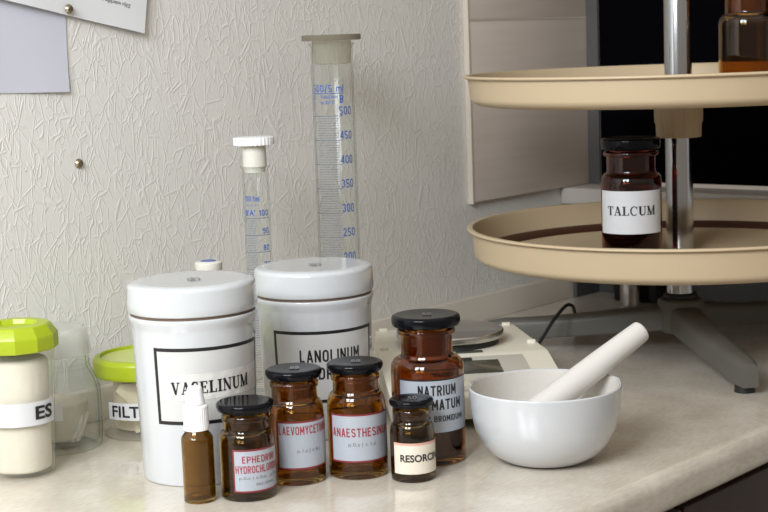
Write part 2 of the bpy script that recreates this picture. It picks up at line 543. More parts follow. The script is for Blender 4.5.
def tech(txt, wt=0.15):
    h = wt / 2
    W = 0.56
    l, r, b, t, m = h, W - h, h, 1 - h, 0.5
    def A(cx, cy, rx, ry, a0, a1, n=8):
        return [(cx + rx * math.cos(math.radians(a0 + (a1 - a0) * i / n)), cy + ry * math.sin(math.radians(a0 + (a1 - a0) * i / n))) for i in range(n + 1)]
    q = (r - l) / 2
    cx = (l + r) / 2
    O = A(cx, t - q, q, q, 0, 180) + A(cx, b + q, q, q, 180, 360) + [(r, t - q)]
    def seg(*p):
        return list(p)
    G = {
        'A': (W, [seg((0.02 + h * .6, 0), (cx, 1)), seg((cx, 1), (W - 0.02 - h * .6, 0)), seg((l + 0.06, 0.3), (r - 0.06, 0.3))]),
        'B': (W, [seg((l, 0), (l, 1)), seg((0, t), (r - q * .8, t)), seg((0, b), (r - q * .8, b)), seg((0, 0.52), (r - q * .8, 0.52)), A(r - q, 0.52 + (t - .52) / 2, q, (t - .52) / 2, -90, 90), A(r - q, b + (.52 - b) / 2, q, (.52 - b) / 2, -90, 90)]),
        'C': (W, [A(cx, t - q, q, q, 10, 180) + A(cx, b + q, q, q, 180, 350)]),
        'D': (W, [seg((l, 0), (l, 1)), seg((0, t), (cx, t)), seg((0, b), (cx, b)), [(cx - .05, t)] + A(r - q, t - q, q, q, 90, 0) + A(r - q, b + q, q, q, 0, -90) + [(cx - .05, b)]]),
        'E': (W * .9, [seg((l, 0), (l, 1)), seg((0, t), (r - .03, t)), seg((0, b), (r - .03, b)), seg((0, 0.52), (r - .1, 0.52))]),
        'H': (W, [seg((l, 0), (l, 1)), seg((r, 0), (r, 1)), seg((l, 0.52), (r, 0.52))]),
        'I': (wt, [seg((l, 0), (l, 1))]),
        'L': (W * .88, [seg((l, 0), (l, 1)), seg((0, b), (r - .04, b))]),
        'M': (W * 1.2, [seg((l, 0), (l, 1)), seg((r + .11, 0), (r + .11, 1)), seg((l, 1), (W * .6, 0.28)), seg((r + .11, 1), (W * .6, 0.28))]),
        'N': (W, [seg((l, 0), (l, 1)), seg((r, 0), (r, 1)), seg((l, 1), (r, 0))]),
        'O': (W, [O]), '0': (W, [O]),
        'P': (W, [seg((l, 0), (l, 1)), seg((0, t), (r - q, t)), seg((0, 0.46), (r - q, 0.46)), A(r - q, (t + .46) / 2, q, (t - .46) / 2, -90, 90)]),
        'R': (W, [seg((l, 0), (l, 1)), seg((0, t), (r - q, t)), seg((0, 0.46), (r - q, 0.46)), A(r - q, (t + .46) / 2, q, (t - .46) / 2, -90, 90), seg((cx, 0.46), (r, 0))]),
        'S': (W, [A(cx, .75 - h / 2, q, .25 - h / 2, 15, 270) + A(cx, .25 + h / 2, q, .25 - h / 2, 90, -165)]),
        'T': (W, [seg((cx, 0), (cx, 1)), seg((0, t), (W, t))]),
        'U': (W, [[(l, 1), (l, .6)] + A(cx, b + q, q, q, 180, 360) + [(r, .6), (r, 1)]]),
        'V': (W, [seg((0.02 + h * .6, 1), (cx, 0)), seg((cx, 0), (W - 0.02 - h * .6, 1))]),
        'Y': (W, [seg((h * .7, 1), (cx, .45)), seg((W - h * .7, 1), (cx, .45)), seg((cx, .5), (cx, 0))]),
        '(': (.25, [A(.3, .5, .2, .55, 130, 230)]), ')': (.25, [A(-.05, .5, .2, .55, 50, -50)]),
        '1': (W * .6, [seg((.25, 0), (.25, 1)), seg((.04, .72), (.25, t))]),
        '2': (W, [A(cx, t - q, q, q, 170, -30) + [(l, b)], seg((0, b), (W, b))]),
        '3': (W, [A(cx, .76 - h / 2, q, .24 - h / 2, 160, -90), A(cx, .26 + h / 2, q, .26 - h / 2, 90, -160)]),
        '4': (W, [seg((r - .06, 0), (r - .06, 1)), seg((r - .06, 1), (l, .3)), seg((0, .3), (W, .3))]),
        '5': (W, [seg((l, t), (r, t)), seg((l, 1), (l, .55)), [(l, .52)] + A(cx, b + q, q, q * 1.15, 110, -160)]),
        '6': (W, [A(cx, b + q, q, q, 0, 360, 12), [(l, b + q), (l, t - q)] + A(cx, t - q, q, q, 180, 20)]),
        '7': (W, [seg((0, t), (W, t)), seg((r, t), (cx - .1, 0))]),
        '8': (W, [A(cx, .76 - h / 2, q * .92, .24 - h / 2, 0, 360, 14), A(cx, .26 + h / 2, q, .26 - h / 2, 0, 360, 14)]),
        '9': (W, [A(cx, t - q, q, q, 0, 360, 12), [(r, t - q), (r, b + q)] + A(cx, b + q, q, q, 0, -160)]),
        '/': (W * .7, [seg((.04, -.05), (.36, 1.05))]), ':': (wt, [seg((h, .2), (h, .2 + wt)), seg((h, .65), (h, .65 + wt))]),
        'm': (W * 1.3, [seg((l, 0), (l, .68)), [(l, .5)] + A(l + .16, .52, .16, .13, 180, 0, 6) + [(l + .32, 0)], [(l + .32, .5)] + A(l + .48, .52, .16, .13, 180, 0, 6) + [(l + .64, 0)]]),
        'l': (wt, [seg((l, 0), (l, 1))]), ' ': (.3, []),
    }
    vs, fs, x = [], [], 0
    for ch in txt:
        w, ln = G[ch]
        a, bq = strokes([(p, wt) for p in ln])
        k = len(vs)
        vs += [(p[0] + x, p[1]) for p in a]; fs += [tuple(i + k for i in f) for f in bq]
        x += w + 0.14
    return vs, fs


class Wrap:
    """builds flat label artwork (u to the right, z up) and lays it on a turned surface"""
    def __init__(self, R, a0=0.0):
        self.R = R if callable(R) else (lambda z, R=R: R)
        self.a0 = a0; self.bm = bmesh.new(); self.mid = None

    def pt(self, u, z, off):
        R0 = self.R(z if self.mid is None else self.mid)
        R = self.R(z) + off
        a = self.a0 + u / R0
        return (R * math.sin(a), -R * math.cos(a), z)

    def rect(self, u0, u1, z0, z1, mi=0, off=0.0002, n=24, skew=0.0, thick=0.0):
        top, bot = [], []
        for k in range(n + 1):
            u = u0 + (u1 - u0) * k / n
            top.append(self.bm.verts.new(self.pt(u, z1 + skew * u, off))); bot.append(self.bm.verts.new(self.pt(u, z0 + skew * u, off)))
        for k in range(n):
            f = self.bm.faces.new((bot[k], bot[k + 1], top[k + 1], top[k])); f.material_index = mi

    def frame(self, u0, u1, z0, z1, w, mi, off=0.0003, n=24, skew=0.0):
        self.rect(u0, u1, z1 - w, z1, mi, off, n, skew); self.rect(u0, u1, z0, z0 + w, mi, off, n, skew)
        self.rect(u0, u0 + w, z0, z1, mi, off, 2, skew); self.rect(u1 - w, u1, z0, z1, mi, off, 2, skew)

    def text(self, art, uc, zc, w, h, mi, off=0.0004, skew=0.0, align='c'):
        vs, fs = art
        x0 = min(p[0] for p in vs); x1 = max(p[0] for p in vs); y0 = min(p[1] for p in vs); y1 = max(p[1] for p in vs)
        B = []
        for x, y in vs:
            u = (x - x0) / (x1 - x0) * w + (uc - w / 2 if align == 'c' else uc)
            z = zc + ((y - y0) / (y1 - y0) - 0.5) * h + skew * u
            B.append(self.bm.verts.new(self.pt(u, z, off)))
        for f in fs:
            try:
                self.bm.faces.new([B[i] for i in f]).material_index = mi
            except ValueError:
                pass

    def done(self, name, mats, parent):
        o = link_mesh(name, self.bm, mats, parent, smooth=60, doubles=False)
        return o


def flat_text(bm, art, xc, yc, w, h, z, mi, flip=1):
    vs, fs = art
    x0 = min(p[0] for p in vs); x1 = max(p[0] for p in vs); y0 = min(p[1] for p in vs); y1 = max(p[1] for p in vs)
    B = [bm.verts.new((xc + ((x - x0) / (x1 - x0) - 0.5) * w, yc + ((y - y0) / (y1 - y0) - 0.5) * h, z)) for x, y in vs]
    for f in fs:
        try:
            bm.faces.new([B[i] for i in f]).material_index = mi
        except ValueError:
            pass


# ---------------------------------------------------------------- the room
WY = 1.290     # face of the papered wall
WX = 1.968     # face of the wall at the right
EDGE = 0.687   # front of the worktop
bm = bmesh.new(); box(bm, -1.6, WX + 0.1, WY, WY + 0.1, 0, 2.5); structure('wall_back', bm, M['wall'], smooth=0)
WIN_Y1 = on_x(601, 120, WX).y + 0.013
WIN_Y0 = WIN_Y1 - 0.95
SILL_Z = on_y(558, 188, WY).z - CT
bm = bmesh.new()
box(bm, WX, WX + 0.1, WIN_Y1, WY, 0, 2.5); box(bm, WX, WX + 0.1, -1.5, WIN_Y0, 0, 2.5)
box(bm, WX, WX + 0.1, WIN_Y0, WIN_Y1, 0, CT + SILL_Z - 0.02); box(bm, WX, WX + 0.1, WIN_Y0, WIN_Y1, CT + 1.1, 2.5)
structure('wall_right', bm, M['plaster'], smooth=0)
bm = bmesh.new(); box(bm, -1.6, WX, -1.5, WY, -0.06, 0); structure('floor', bm, M['floor'], smooth=0)
bm = bmesh.new()
box(bm, WX + 0.0005, WX + 0.02, WIN_Y0 + 0.04, WIN_Y1 - 0.012, CT + SILL_Z + 0.005, CT + 1.06)
win = structure('window_1', bm, M['night'], smooth=0)
bm = bmesh.new()
z0, z1 = CT + SILL_Z + 0.001, CT + 1.099
box(bm, WX - 0.004, WX - 0.0003, WIN_Y1 - 0.012, WY - 0.0087, z0, z1); box(bm, WX - 0.004, WX + 0.05, WIN_Y0 + 0.0005, WIN_Y0 + 0.04, z0, z1)  # first box: dark strip laid over the wall to stand for its shade
box(bm, WX - 0.004, WX + 0.05, WIN_Y0 + 0.04, WIN_Y1 - 0.012, z1 - 0.035, z1)
link_mesh('window_frame_and_shade', bm, M['frame'], win, smooth=0)
bm = bmesh.new(); SX = on_y(560, 196, WY).x
box(bm, SX, WX - 0.0005, WIN_Y0 - 0.06, WY - 0.0005, CT + SILL_Z - 0.0235, CT + SILL_Z, bevel=0.003)
structure('trim_1', bm, M['sill'])
bm = bmesh.new(); box(bm, WX - 0.006, WX - 0.0003, 0.5, WY - 0.016, CT + 0.0005, CT + SILL_Z - 0.026)  # dark panels added to stand in for the shade under the sill
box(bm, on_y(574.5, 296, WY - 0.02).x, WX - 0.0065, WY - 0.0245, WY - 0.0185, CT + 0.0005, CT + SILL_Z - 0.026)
structure('trim_shade', bm, M['sill_shade'], smooth=0)

# tiled board hung on the papered wall
bl = on_y(472, 110, WY - 0.0080).x
bz = on_y(472, 203, WY - 0.0080).z
bm = bmesh.new()
joint = on_y(480, 20, WY - 0.0080).z
rows = [(bz, joint - 0.0012), (joint + 0.0012, joint + (joint - bz))]
for a, b in rows:
    box(bm, bl, WX - 0.001, WY - 0.0080, WY - 0.004, a, b, 0, bevel=0.0012)
box(bm, bl + 0.002, WX - 0.0015, WY - 0.0077, WY - 0.0003, bz + 0.002, rows[1][1] - 0.002, 1)
box(bm, bl - 0.0035, bl - 0.0002, WY - 0.0085, WY - 0.0003, bz - 0.002, rows[1][1], 1)
box(bm, bl + 0.001, WX - 0.0012, WY - 0.0083, WY - 0.0005, joint - 0.0014, joint + 0.0014, 1)
structure('trim_3', bm, [M['board'], M['board_edge']], smooth=30)

# worktop with a rolled front edge, its upstand, and the cabinet below it
poly = fillet([(WY, 0), (EDGE, 0, 0.014), (EDGE, -0.036, 0.012), (EDGE + 0.03, -0.036), (WY, -0.036)], 8)
bm = bmesh.new(); prism(bm, [(p[0], CT + p[1]) for p in poly], 'x', -1.2, WX - 0.0005); fix_normals(bm)
structure('worktop', bm, M['counter'], smooth=50)
up_z = on_y(545, 279.7, WY - 0.004).z - CT
poly = fillet([(WY - 0.0003, 0.0004), (WY - 0.0003, up_z), (WY - 0.006, up_z, 0.003), (WY - 0.016, 0.008, 0.004), (WY - 0.018, 0.0004)], 4)
bm = bmesh.new(); prism(bm, [(p[0], CT + p[1]) for p in poly], 'x', -1.2, WX - 0.007); fix_normals(bm)
structure('baseboard_back', bm, M['upstand'], smooth=40)
cab = thing('base_cabinet', 'dark brown base cabinet under the rolled front edge of the worktop', 'cabinet', (0.95, 1.0, 0))
bm = bmesh.new(); box(bm, -0.93, 0.93, -0.255, 0.27, 0.08, CT - 0.0365); box(bm, -0.9, 0.9, -0.2, 0.2, 0.0, 0.08); link_mesh('carcass', bm, M['cabinet'], cab, smooth=0)
for k in range(3):
    bm = bmesh.new(); box(bm, -0.927 + 0.62 * k, -0.927 + 0.615 + 0.62 * k, -0.274, -0.2555, 0.085, CT - 0.06, bevel=0.002)
    d = link_mesh('door', bm, M['cabinet'], cab)
    bm = bmesh.new(); x = -0.927 + 0.62 * k + 0.55
    tube(bm, [(x, -0.2745, 0.60), (x, -0.30, 0.60), (x, -0.30, 0.74), (x, -0.2745, 0.74)], 0.005); fix_normals(bm)
    link_mesh('handle', bm, M['steel'], d)


# ---------------------------------------------------------------- papers and pins on the wall
def wall_sheet(name, label, pa, pb, wdt, hgt, gap, m, txt=None, corner='br'):
    """pa: lower right corner seen, pb: a point further along the lower edge"""
    A = on_y(*pa, WY - gap); B = on_y(*pb, WY - gap)
    e = Vector((B.x - A.x, B.z - A.z)).normalized()          # along the lower edge, to the left
    n = Vector((-e.y, e.x));  n = n if n.y > 0 else -n
    bm = bmesh.new(); N = 14
    def P(a, b, off):
        q = Vector((A.x, A.z)) + e * a + n * b
        curl = 0.0025 * math.exp(-(b / 0.03)) * (0.5 + 0.5 * math.cos(a * 40))
        return (q.x, WY - gap - off - curl, q.y)
    for off in (0, 0.0003):
        g = [[bm.verts.new(P(wdt * i / N, hgt * j / N, off)) for j in range(N + 1)] for i in range(N + 1)]
        for i in range(N):
            for j in range(N):
                bm.faces.new((g[i][j], g[i + 1][j], g[i + 1][j + 1], g[i][j + 1]))
        if off == 0:
            g0 = g
    bd = [(i, 0) for i in range(N)] + [(N, j) for j in range(N)] + [(i, N) for i in range(N, 0, -1)] + [(0, j) for j in range(N, 0, -1)]
    for k in range(len(bd)):
        a = bd[k]; b = bd[(k + 1) % len(bd)]
        bm.faces.new((g0[a[0]][a[1]], g0[b[0]][b[1]], g[b[0]][b[1]], g[a[0]][a[1]]))
    fix_normals(bm)
    if txt:
        vs, fs = sans(txt[0], 0.0)
        x0 = min(p[0] for p in vs); x1 = max(p[0] for p in vs); y0 = min(p[1] for p in vs); y1 = max(p[1] for p in vs)
        P0 = on_y(*txt[1], WY - gap); P1 = on_y(*txt[2], WY - gap)      # pixel of text start (right end, upside down) and text end
        a0 = (Vector((P0.x, P0.z)) - Vector((A.x, A.z))).dot(e); b0 = (Vector((P0.x, P0.z)) - Vector((A.x, A.z))).dot(n)
        a1 = (Vector((P1.x, P1.z)) - Vector((A.x, A.z))).dot(e)
        Bv = [bm.verts.new(P(a0 + (x - x0) / (x1 - x0) * (a1 - a0), b0 - (y - y0) / (y1 - y0) * txt[3], 0.0006)) for x, y in vs]
        for f in fs:
            bm.faces.new([Bv[i] for i in f]).material_index = 1
    return tag(link_mesh(name, bm, [m, M['ink']], smooth=30, doubles=False), label, 'paper')


wall_sheet('hanging_sheet', 'bluish white blank sheet hanging on the wall below the tilted printed page', (68, 92), (43, 92.5), 0.19, 0.26, 0.0008, M['sheet_blue'])
wall_sheet('hanging_page', 'tilted white page pinned upside down on the wall, with small black print', (143, 33.5), (43, 9.5), 0.21, 0.15, 0.0055, M['sheet'],
           ('Z\u0101\u013cu iedarb\u012bba (', (130, 3.5), (102, -3.0), 0.0052))


def tack(px, py, label, gap):
    p = on_y(px, py, WY - gap - 0.002)
    bm = lathe(fillet([(0, 0.004), (0.0030, 0.0036, 0.002), (0.0050, 0.0006, 0.001), (0.0048, 0.0)], 4), 24)
    lathe([(0.0012, 0.001), (0.0009, -0.012), (0, -0.016)], 12, bm)
    bmesh.ops.rotate(bm, verts=bm.verts, cent=(0, 0, 0), matrix=Matrix.Rotation(PI / 2, 3, 'X'))
    fix_normals(bm)
    tag(link_mesh('thumbtack', bm, M['brass'], loc=(p.x, WY - gap, p.z)), label, 'thumbtack')


tack(70, 9, 'brass thumbtack holding the tilted printed page', 0.0085)
tack(80, 163.5, 'lone brass thumbtack stuck in the bare wallpaper', 0.0005)


# ---------------------------------------------------------------- pharmacy bottles
def bottle(name, label, loc, R, H, lidR, neckR, glass, lt, nl, sh, mark=None, rz=0.0, plug='stopper', group=None, fill=0):
    t = thing(name, label, 'bottle', loc, face_cam(Vector(loc)) + rz, group)
    zl = H - lt                    # underside of the lid
    zn = zl - nl                   # foot of the neck
    zs = zn - sh                   # top of the straight body
    w = 0.0022
    lip = neckR * (1.13 if lt > 0.01 else 1.07)
    outer = fillet([(0, 0.0035), (R * 0.55, 0.0025), (R * 0.80, 0.0, 0.004), (R, 0.0, 0.004), (R, zs - 0.004)]
                   + [(neckR + 0.0012 + (R - neckR - 0.0012) * math.cos(PI / 2 * i / 12), zs + sh * 0.93 * math.sin(PI / 2 * i / 12)) for i in range(13)] + [(neckR, zn + 0.0015, 0.001), (neckR, zl - 0.0075),
                    (lip, zl - 0.0065, 0.0012), (lip, zl - 0.0025, 0.0012), (neckR * 0.97, zl - 0.001), (neckR * 0.9, zl - 0.0008)], 7)
    ri = R - w; ni = neckR - w
    inner = fillet([(ni, zl - 0.0008), (ni, zn + 0.0015)] + [(ni + (ri - ni) * math.cos(PI / 2 * i / 12), zs - 0.001 + (sh * 0.93 - 0.0015) * math.sin(PI / 2 * i / 12)) for i in range(12, -1, -1)] + [(ri, zs - 0.006), (ri, 0.0055, 0.003), (0, 0.0065)], 7)
    inner[0] = (ni, zl - 0.0008)
    bm = lathe(outer + inner, 72); fix_normals(bm)
    link_mesh('body', bm, glass, t, smooth=50)
    bm = lathe(fillet([(0, zn + 0.0015), (ni * 0.88, zn + 0.0015, 0.001), (ni * 0.985, zl - 0.0005), (0, zl - 0.0005)], 3), 48); fix_normals(bm)
    link_mesh('stopper', bm, M[plug], t, smooth=50)
    if lt < 0.01:
        lp_ = [(0, zl), (lidR * 0.84, zl, 0.001), (lidR * 0.93, zl + lt * 0.12, 0.002), (lidR, zl + lt * 0.55, 0.003), (lidR * 0.975, H - lt * 0.12, 0.003), (lidR * 0.88, H, 0.002), (lidR * 0.45, H - 0.0005), (0, H - 0.0007)]
        bm = lathe(fillet(lp_, 5), 72)
    else:
        bm = lathe(fillet([(0, zl), (lidR * 0.9, zl, 0.001), (lidR * 0.97, zl + 0.0008, 0.001), (lidR, zl + lt * 0.45, 0.002), (lidR * 0.985, H - lt * 0.12, lt * 0.25), (lidR * 0.90, H, 0.002),
                       (lidR * 0.45, H - 0.0006), (0, H - 0.0008)], 5), 72)
    fix_normals(bm)
    if fill:
        bm_ = lathe(fillet([(0, 0.0075), (ri - 0.0012, 0.0075, 0.003), (ri - 0.0006, zs * fill, 0.002), (0, zs * fill + 0.002)], 3), 48); fix_normals(bm_)
        link_mesh('contents', bm_, M['fill'], t, smooth=50)
    if mark:
        flat_text(bm, sans(mark, 0.02), 0.001, -0.001, 0.0085, 0.012, H + 0.0001, 1)
    link_mesh('lid', bm, [M['lid'], M['mark']], t, smooth=45, doubles=False)
    return t, zs


def by_lid(loc, px, py):
    """height above the worktop of a point seen at px,py on the axis of a thing at loc"""
    D = Vector(loc).dot(FW)
    return at_depth(px, py, D).z - CT


def arc(px, loc, R):
    """label angle on a round body for the pixel column px (0 faces the camera)"""
    v = Vector((loc[0], loc[1], 0)); D = v.dot(FW)
    cx = proj(Vector((loc[0], loc[1], CT + 0.04)))[0]
    return math.asin(max(-0.999, min(0.999, (px - cx) * D / F / R)))


def front_z(loc, R, px, py):
    D = Vector(loc).dot(FW) - R * 0.9
    return at_depth(px, py, D).z - CT


info = {}
# Ephedrine
p, R = round_at(249.5, 502.5, 28.5); H = by_lid(p, 246, 400)
t, zs = bottle('amber_bottle', 'amber bottle with red bordered label reading EPHEDRINI HYDROCHLORIDUM, beside the dropper bottle', p, R, H, R * 1.05, R * 0.82, M['amber_brown'], 0.0090, 0.0155, 0.0145, None)
z0, z1 = front_z(p, R, 255, 492), front_z(p, R, 255, 449)
a0, a1 = arc(232, p, R), 1.60
w = Wrap(R, (a0 + a1) / 2); hw = (a1 - a0) / 2 * R
w.rect(-hw, hw, z0, z1, 0); w.frame(-hw, hw, z0, z1, 0.0015, 1)
w.text(tech('EPHEDRINI', 0.15), -0.001, z1 - 0.0085, hw * 1.25, 0.0062, 2); w.text(tech('HYDROCHLORIDUM', 0.15), 0.0, z1 - 0.0170, hw * 1.8, 0.0068, 2)
w.text(sans('p.0,s | c.0,a   p.0,s'), -0.001, z1 - 0.0245, hw * 1.5, 0.003, 3); w.text(sans('soc cono'), 0.003, z1 - 0.0300, hw * 0.7, 0.002, 3)
w.done('label', [M['paper_blue'], M['red_edge'], M['ink_red'], M['ink_grey']], t)
info['eph'] = (p, R, H)

# Chloramphenicol bottle
p, R = round_at(298.5, 486.5, 29.3); H = by_lid(p, 291, 367.5)
t, zs = bottle('amber_bottle', 'amber bottle labelled LAEVOMYCETINUM in red, between the EPHEDRINI and ANAESTHESINUM bottles', p, R, H, R * 1.0, R * 0.80, M['amber'], 0.0090, 0.0180, 0.0160, '88')
z0, z1 = front_z(p, R, 300, 469), front_z(p, R, 300, 421)
a0, a1 = arc(277, p, R), 1.55
w = Wrap(R, (a0 + a1) / 2); hw = (a1 - a0) / 2 * R
w.rect(-hw, hw, z0, z1, 0); w.frame(-hw, hw, z0, z1, 0.0015, 1)
w.text(tech('LAEVOMYCETINUM', 0.15), 0.0, z1 - 0.0080, hw * 1.84, 0.0078, 2)
w.text(sans('p.1,s | c.4,s'), 0.001, z1 - 0.0262, hw * 0.78, 0.0042, 3)
w.done('label', [M['paper_blue'], M['red_edge'], M['ink_red'], M['ink_grey']], t)

# Anaesthesin bottle
p, R = round_at(359.2, 480.5, 30.3); H = by_lid(p, 355, 360.5)
t, zs = bottle('amber_bottle', 'amber bottle labelled ANAESTHESINUM in red, in front of the LANOLINUM jar', p, R, H, R * 0.96, R * 0.77, M['amber'], 0.0090, 0.0170, 0.0170, '88')
z0, z1 = front_z(p, R, 358, 462), front_z(p, R, 358, 414)
a0, a1 = arc(331.5, p, R), 1.40
w = Wrap(R, (a0 + a1) / 2); hw = (a1 - a0) / 2 * R
w.rect(-hw, hw, z0, z1, 0); w.frame(-hw, hw, z0, z1, 0.0015, 1)
w.text(tech('ANAESTHESINUM', 0.15), 0.0, z1 - 0.0160, hw * 1.84, 0.0082, 2)
w.text(sans('p.0,s | c.1,s'), -0.001, z1 - 0.0270, hw * 0.78, 0.0042, 3)
w.done('label', [M['paper_blue'], M['red_edge'], M['ink_red'], M['ink_grey']], t)

# Resorcin bottle
p, R = round_at(414, 483.5, 23); H = by_lid(p, 411, 397.5)
t, zs = bottle('amber_bottle', 'smallest amber bottle with cream label reading RESORCINUM, in front of the NATRIUM BROMATUM bottle', p, R, H, R * 1.0, R * 0.79, M['amber_brown'], 0.0070, 0.0135, 0.0120, '50')
z0, z1 = front_z(p, R, 414, 474), front_z(p, R, 414, 443)
a0, a1 = arc(393.5, p, R), 1.75
w = Wrap(R, (a0 + a1) / 2); hw = (a1 - a0) / 2 * R
w.rect(-hw, hw, z0, z1, 0); w.rect(-hw, hw, z1 - 0.002, z1, 1, 0.0003)
w.text(sans('RESORCINUM', 0.03), (arc(399.5, p, R) - w.a0) * R, (z0 + z1) / 2 + 0.0003, hw * 1.92, 0.0066, 2, align='l')
w.done('label', [M['paper_cream'], M['paper_pink'], M['ink']], t)

# Sodium bromide bottle
p, R = round_at(430.5, 467.5, 37.3); H = by_lid(p, 427.5, 313.5)
natR, natH = R, H
t, zs = bottle('amber_bottle', 'largest amber bottle on the worktop, labelled NATRIUM BROMATUM in black', p, R, H, R * 0.945, R * 0.70, M['amber_dark'], 0.0105, 0.0265, 0.0125, '50', fill=0.42)
z0, z1 = front_z(p, R, 430, 432.5), front_z(p, R, 430, 380.5)
a0, a1 = arc(401, p, R), 1.36
w = Wrap(R, (a0 + a1) / 2); hw = (a1 - a0) / 2 * R
w.rect(-hw, hw, z0, z1, 0); w.rect(-hw - 0.001, hw, z1 - 0.0002, z1 + 0.0012, 1, 0.0003)
w.text(tech('NATRIUM', 0.17), 0.0005, z1 - 0.0090, hw * 1.0, 0.0100, 1); w.text(tech('BROMATUM', 0.17), 0.0005, z1 - 0.0218, hw * 1.32, 0.0100, 1)
w.text(tech('(NATRII BROMIDUM)', 0.17), 0.0, z1 - 0.0345, hw * 1.5, 0.0058, 1)
w.done('label', [M['paper_blue'], M['ink']], t)

# dropper bottle
p, R = round_at(200.6, 504.5, 16.5)
t = thing('dropper_bottle', 'small brown dropper bottle with white ribbed cap and teat, in front of the VASELINUM jar', 'bottle', p, face_cam(p))
zg = by_lid(p, 196, 428); zsh = by_lid(p, 196, 436); zc = by_lid(p, 195, 404.5); zt = by_lid(p, 193, 386.5)
w_ = 0.0013
prof = fillet([(0, 0.0015), (R * 0.7, 0.0012), (R * 0.85, 0, 0.002), (R, 0, 0.002), (R, zsh, 0.003), (R * 0.78, zsh + 0.003, 0.002), (R * 0.66, zg), (R * 0.66, zg + 0.006),
               (R * 0.66 - w_, zg + 0.006), (R * 0.66 - w_, zg), (R - w_, zsh - 0.001, 0.003), (R - w_, 0.003, 0.002), (0, 0.0035)], 5)
bm = lathe(prof, 56); fix_normals(bm); link_mesh('body', bm, M['amber_olive'], t, smooth=50)
cR = 13.3 * p.dot(FW) / F
def rib(a, z):
    return 1.0 - 0.035 * (0.5 + 0.5 * math.cos(a * 32)) * (1 if zg + 0.001 < z < zc - 0.0015 else 0)
bm = lathe(fillet([(R * 0.69, zg - 0.001), (cR, zg - 0.001, 0.0006), (cR, zg + 0.0015), (cR * 0.985, zg + 0.003), (cR * 0.985, zc - 0.003), (cR * 0.96, zc, 0.002), (R * 0.5, zc + 0.0003), (0, zc + 0.0003)], 4), 192, squash=rib)
fix_normals(bm); link_mesh('cap', bm, M['white_plastic'], t, smooth=50)
bm = lathe(fillet([(0, zc + 0.0005), (R * 0.62, zc + 0.0005, 0.0008), (R * 0.58, zc + 0.004, 0.002), (R * 0.48, zt - 0.002, 0.003), (R * 0.42, zt, 0.0012), (0, zt)], 5), 40)
fix_normals(bm); link_mesh('teat', bm, M['white_plastic'], t, smooth=60)
bm = lathe([(0, 0.010), (0.0007, 0.010), (0.0022, 0.017), (0.0022, zg - 0.002), (0, zg - 0.002)], 20); fix_normals(bm)
link_mesh('pipette', bm, M['glass'], t, smooth=60)


# ---------------------------------------------------------------- porcelain jars
def porcelain_jar(label, p, R, H):
    t = thing('porcelain_jar', label, 'jar', p, face_cam(p))
    hl = 0.0275; zb = H - hl
    def RB(z):
        q = min(1, max(0, z / (zb - 0.012)))
        return R * (0.885 + 0.065 * q)
    prof = [(0, 0.002), (R * 0.80, 0.002), (R * 0.815, 0.0, 0.002), (RB(0), 0.0, 0.004)]
    for k in range(1, 9):
        z = (zb - 0.014) * k / 8
        prof.append((RB(z), z))
    prof += [(R * 0.955, zb - 0.011, 0.003), (R * 0.99, zb - 0.004, 0.003), (R * 0.985, zb - 0.0012, 0.001), (R * 0.90, zb - 0.0008),
             (R * 0.88, zb - 0.002), (R * 0.86, 0.01, 0.005), (0, 0.008)]
    prof[-3] = (R * 0.88, zb - 0.002); prof[-2] = (R * 0.80, 0.010, 0.005)
    bm = lathe(fillet(prof, 5), 96); fix_normals(bm); link_mesh('body', bm, M['porcelain'], t, smooth=50)
    bm = lathe([(R * 0.90, zb - 0.001), (R * 0.958, zb - 0.001), (R * 0.958, zb + 0.0012), (R * 0.90, zb + 0.0012)], 96)
    fix_normals(bm); link_mesh('seam', bm, M['seam'], t, smooth=50)
    bm = lathe(fillet([(0, zb + 0.006), (R * 0.9, zb + 0.006), (R * 0.92, zb + 0.0012), (R * 0.985, zb + 0.0012, 0.0015), (R, zb + 0.006, 0.003), (R * 0.985, H - 0.002, 0.007), (R * 0.87, H, 0.004), (R * 0.4, H - 0.0006), (0, H - 0.0006)], 7), 96)
    fix_normals(bm); lid = link_mesh('lid', bm, M['porcelain'], t, smooth=50)
    bm = bmesh.new()
    for k in range(20):     # maker's stamp: a ring and a letter
        a, b = 2 * PI * k / 20, 2 * PI * (k + 1) / 20
        bm.faces.new([bm.verts.new((0.002 + r * math.cos(x), -0.004 + 1.7 * r * math.sin(x), H + 0.0002)) for r, x in ((0.0058, a), (0.0058, b), (0.0046, b), (0.0046, a))])
    flat_text(bm, sans('R', 0.03), 0.002, -0.004, 0.005, 0.011, H + 0.0002, 0)
    link_mesh('stamp', bm, M['ink_grey'], lid, smooth=0, doubles=False)
    return t, RB


p, R = round_at(193, 487, 64.5)
# the base is narrower than the lid: pull the axis back to where the base touches
g = on_z(202.2, 486.5); h = Vector((g.x, g.y, 0)).normalized()
p = Vector((g.x, g.y, CT)) + h * (R * 0.885)
R = 65.8 * p.dot(FW) / F
pv, Rv = p, R
H = by_lid(p, 191, 278.5)
t, RB = porcelain_jar('white porcelain jar with black framed label reading VASELINUM', p, R, H)
zT = front_z(p, R, 200, 347.5); zB = front_z(p, R, 200, 424.5)
rm = RB((zT + zB) / 2)
a0, a1 = arc(159.5, p, rm), 1.32
w = Wrap(RB, (a0 + a1) / 2); w.mid = (zT + zB) / 2; hw = (a1 - a0) / 2 * rm
w.rect(-hw, hw, zB, zT, 0, n=40); w.frame(-hw, hw, zB, zT, 0.0031, 1, n=40)
zt0, zt1 = front_z(p, R, 200, 399.5), front_z(p, R, 200, 373)
at0 = (arc(168, p, rm) - w.a0) * rm
w.rect(at0, hw - 0.003, zt0, zt1, 2, 0.0004, n=40, skew=0.02)
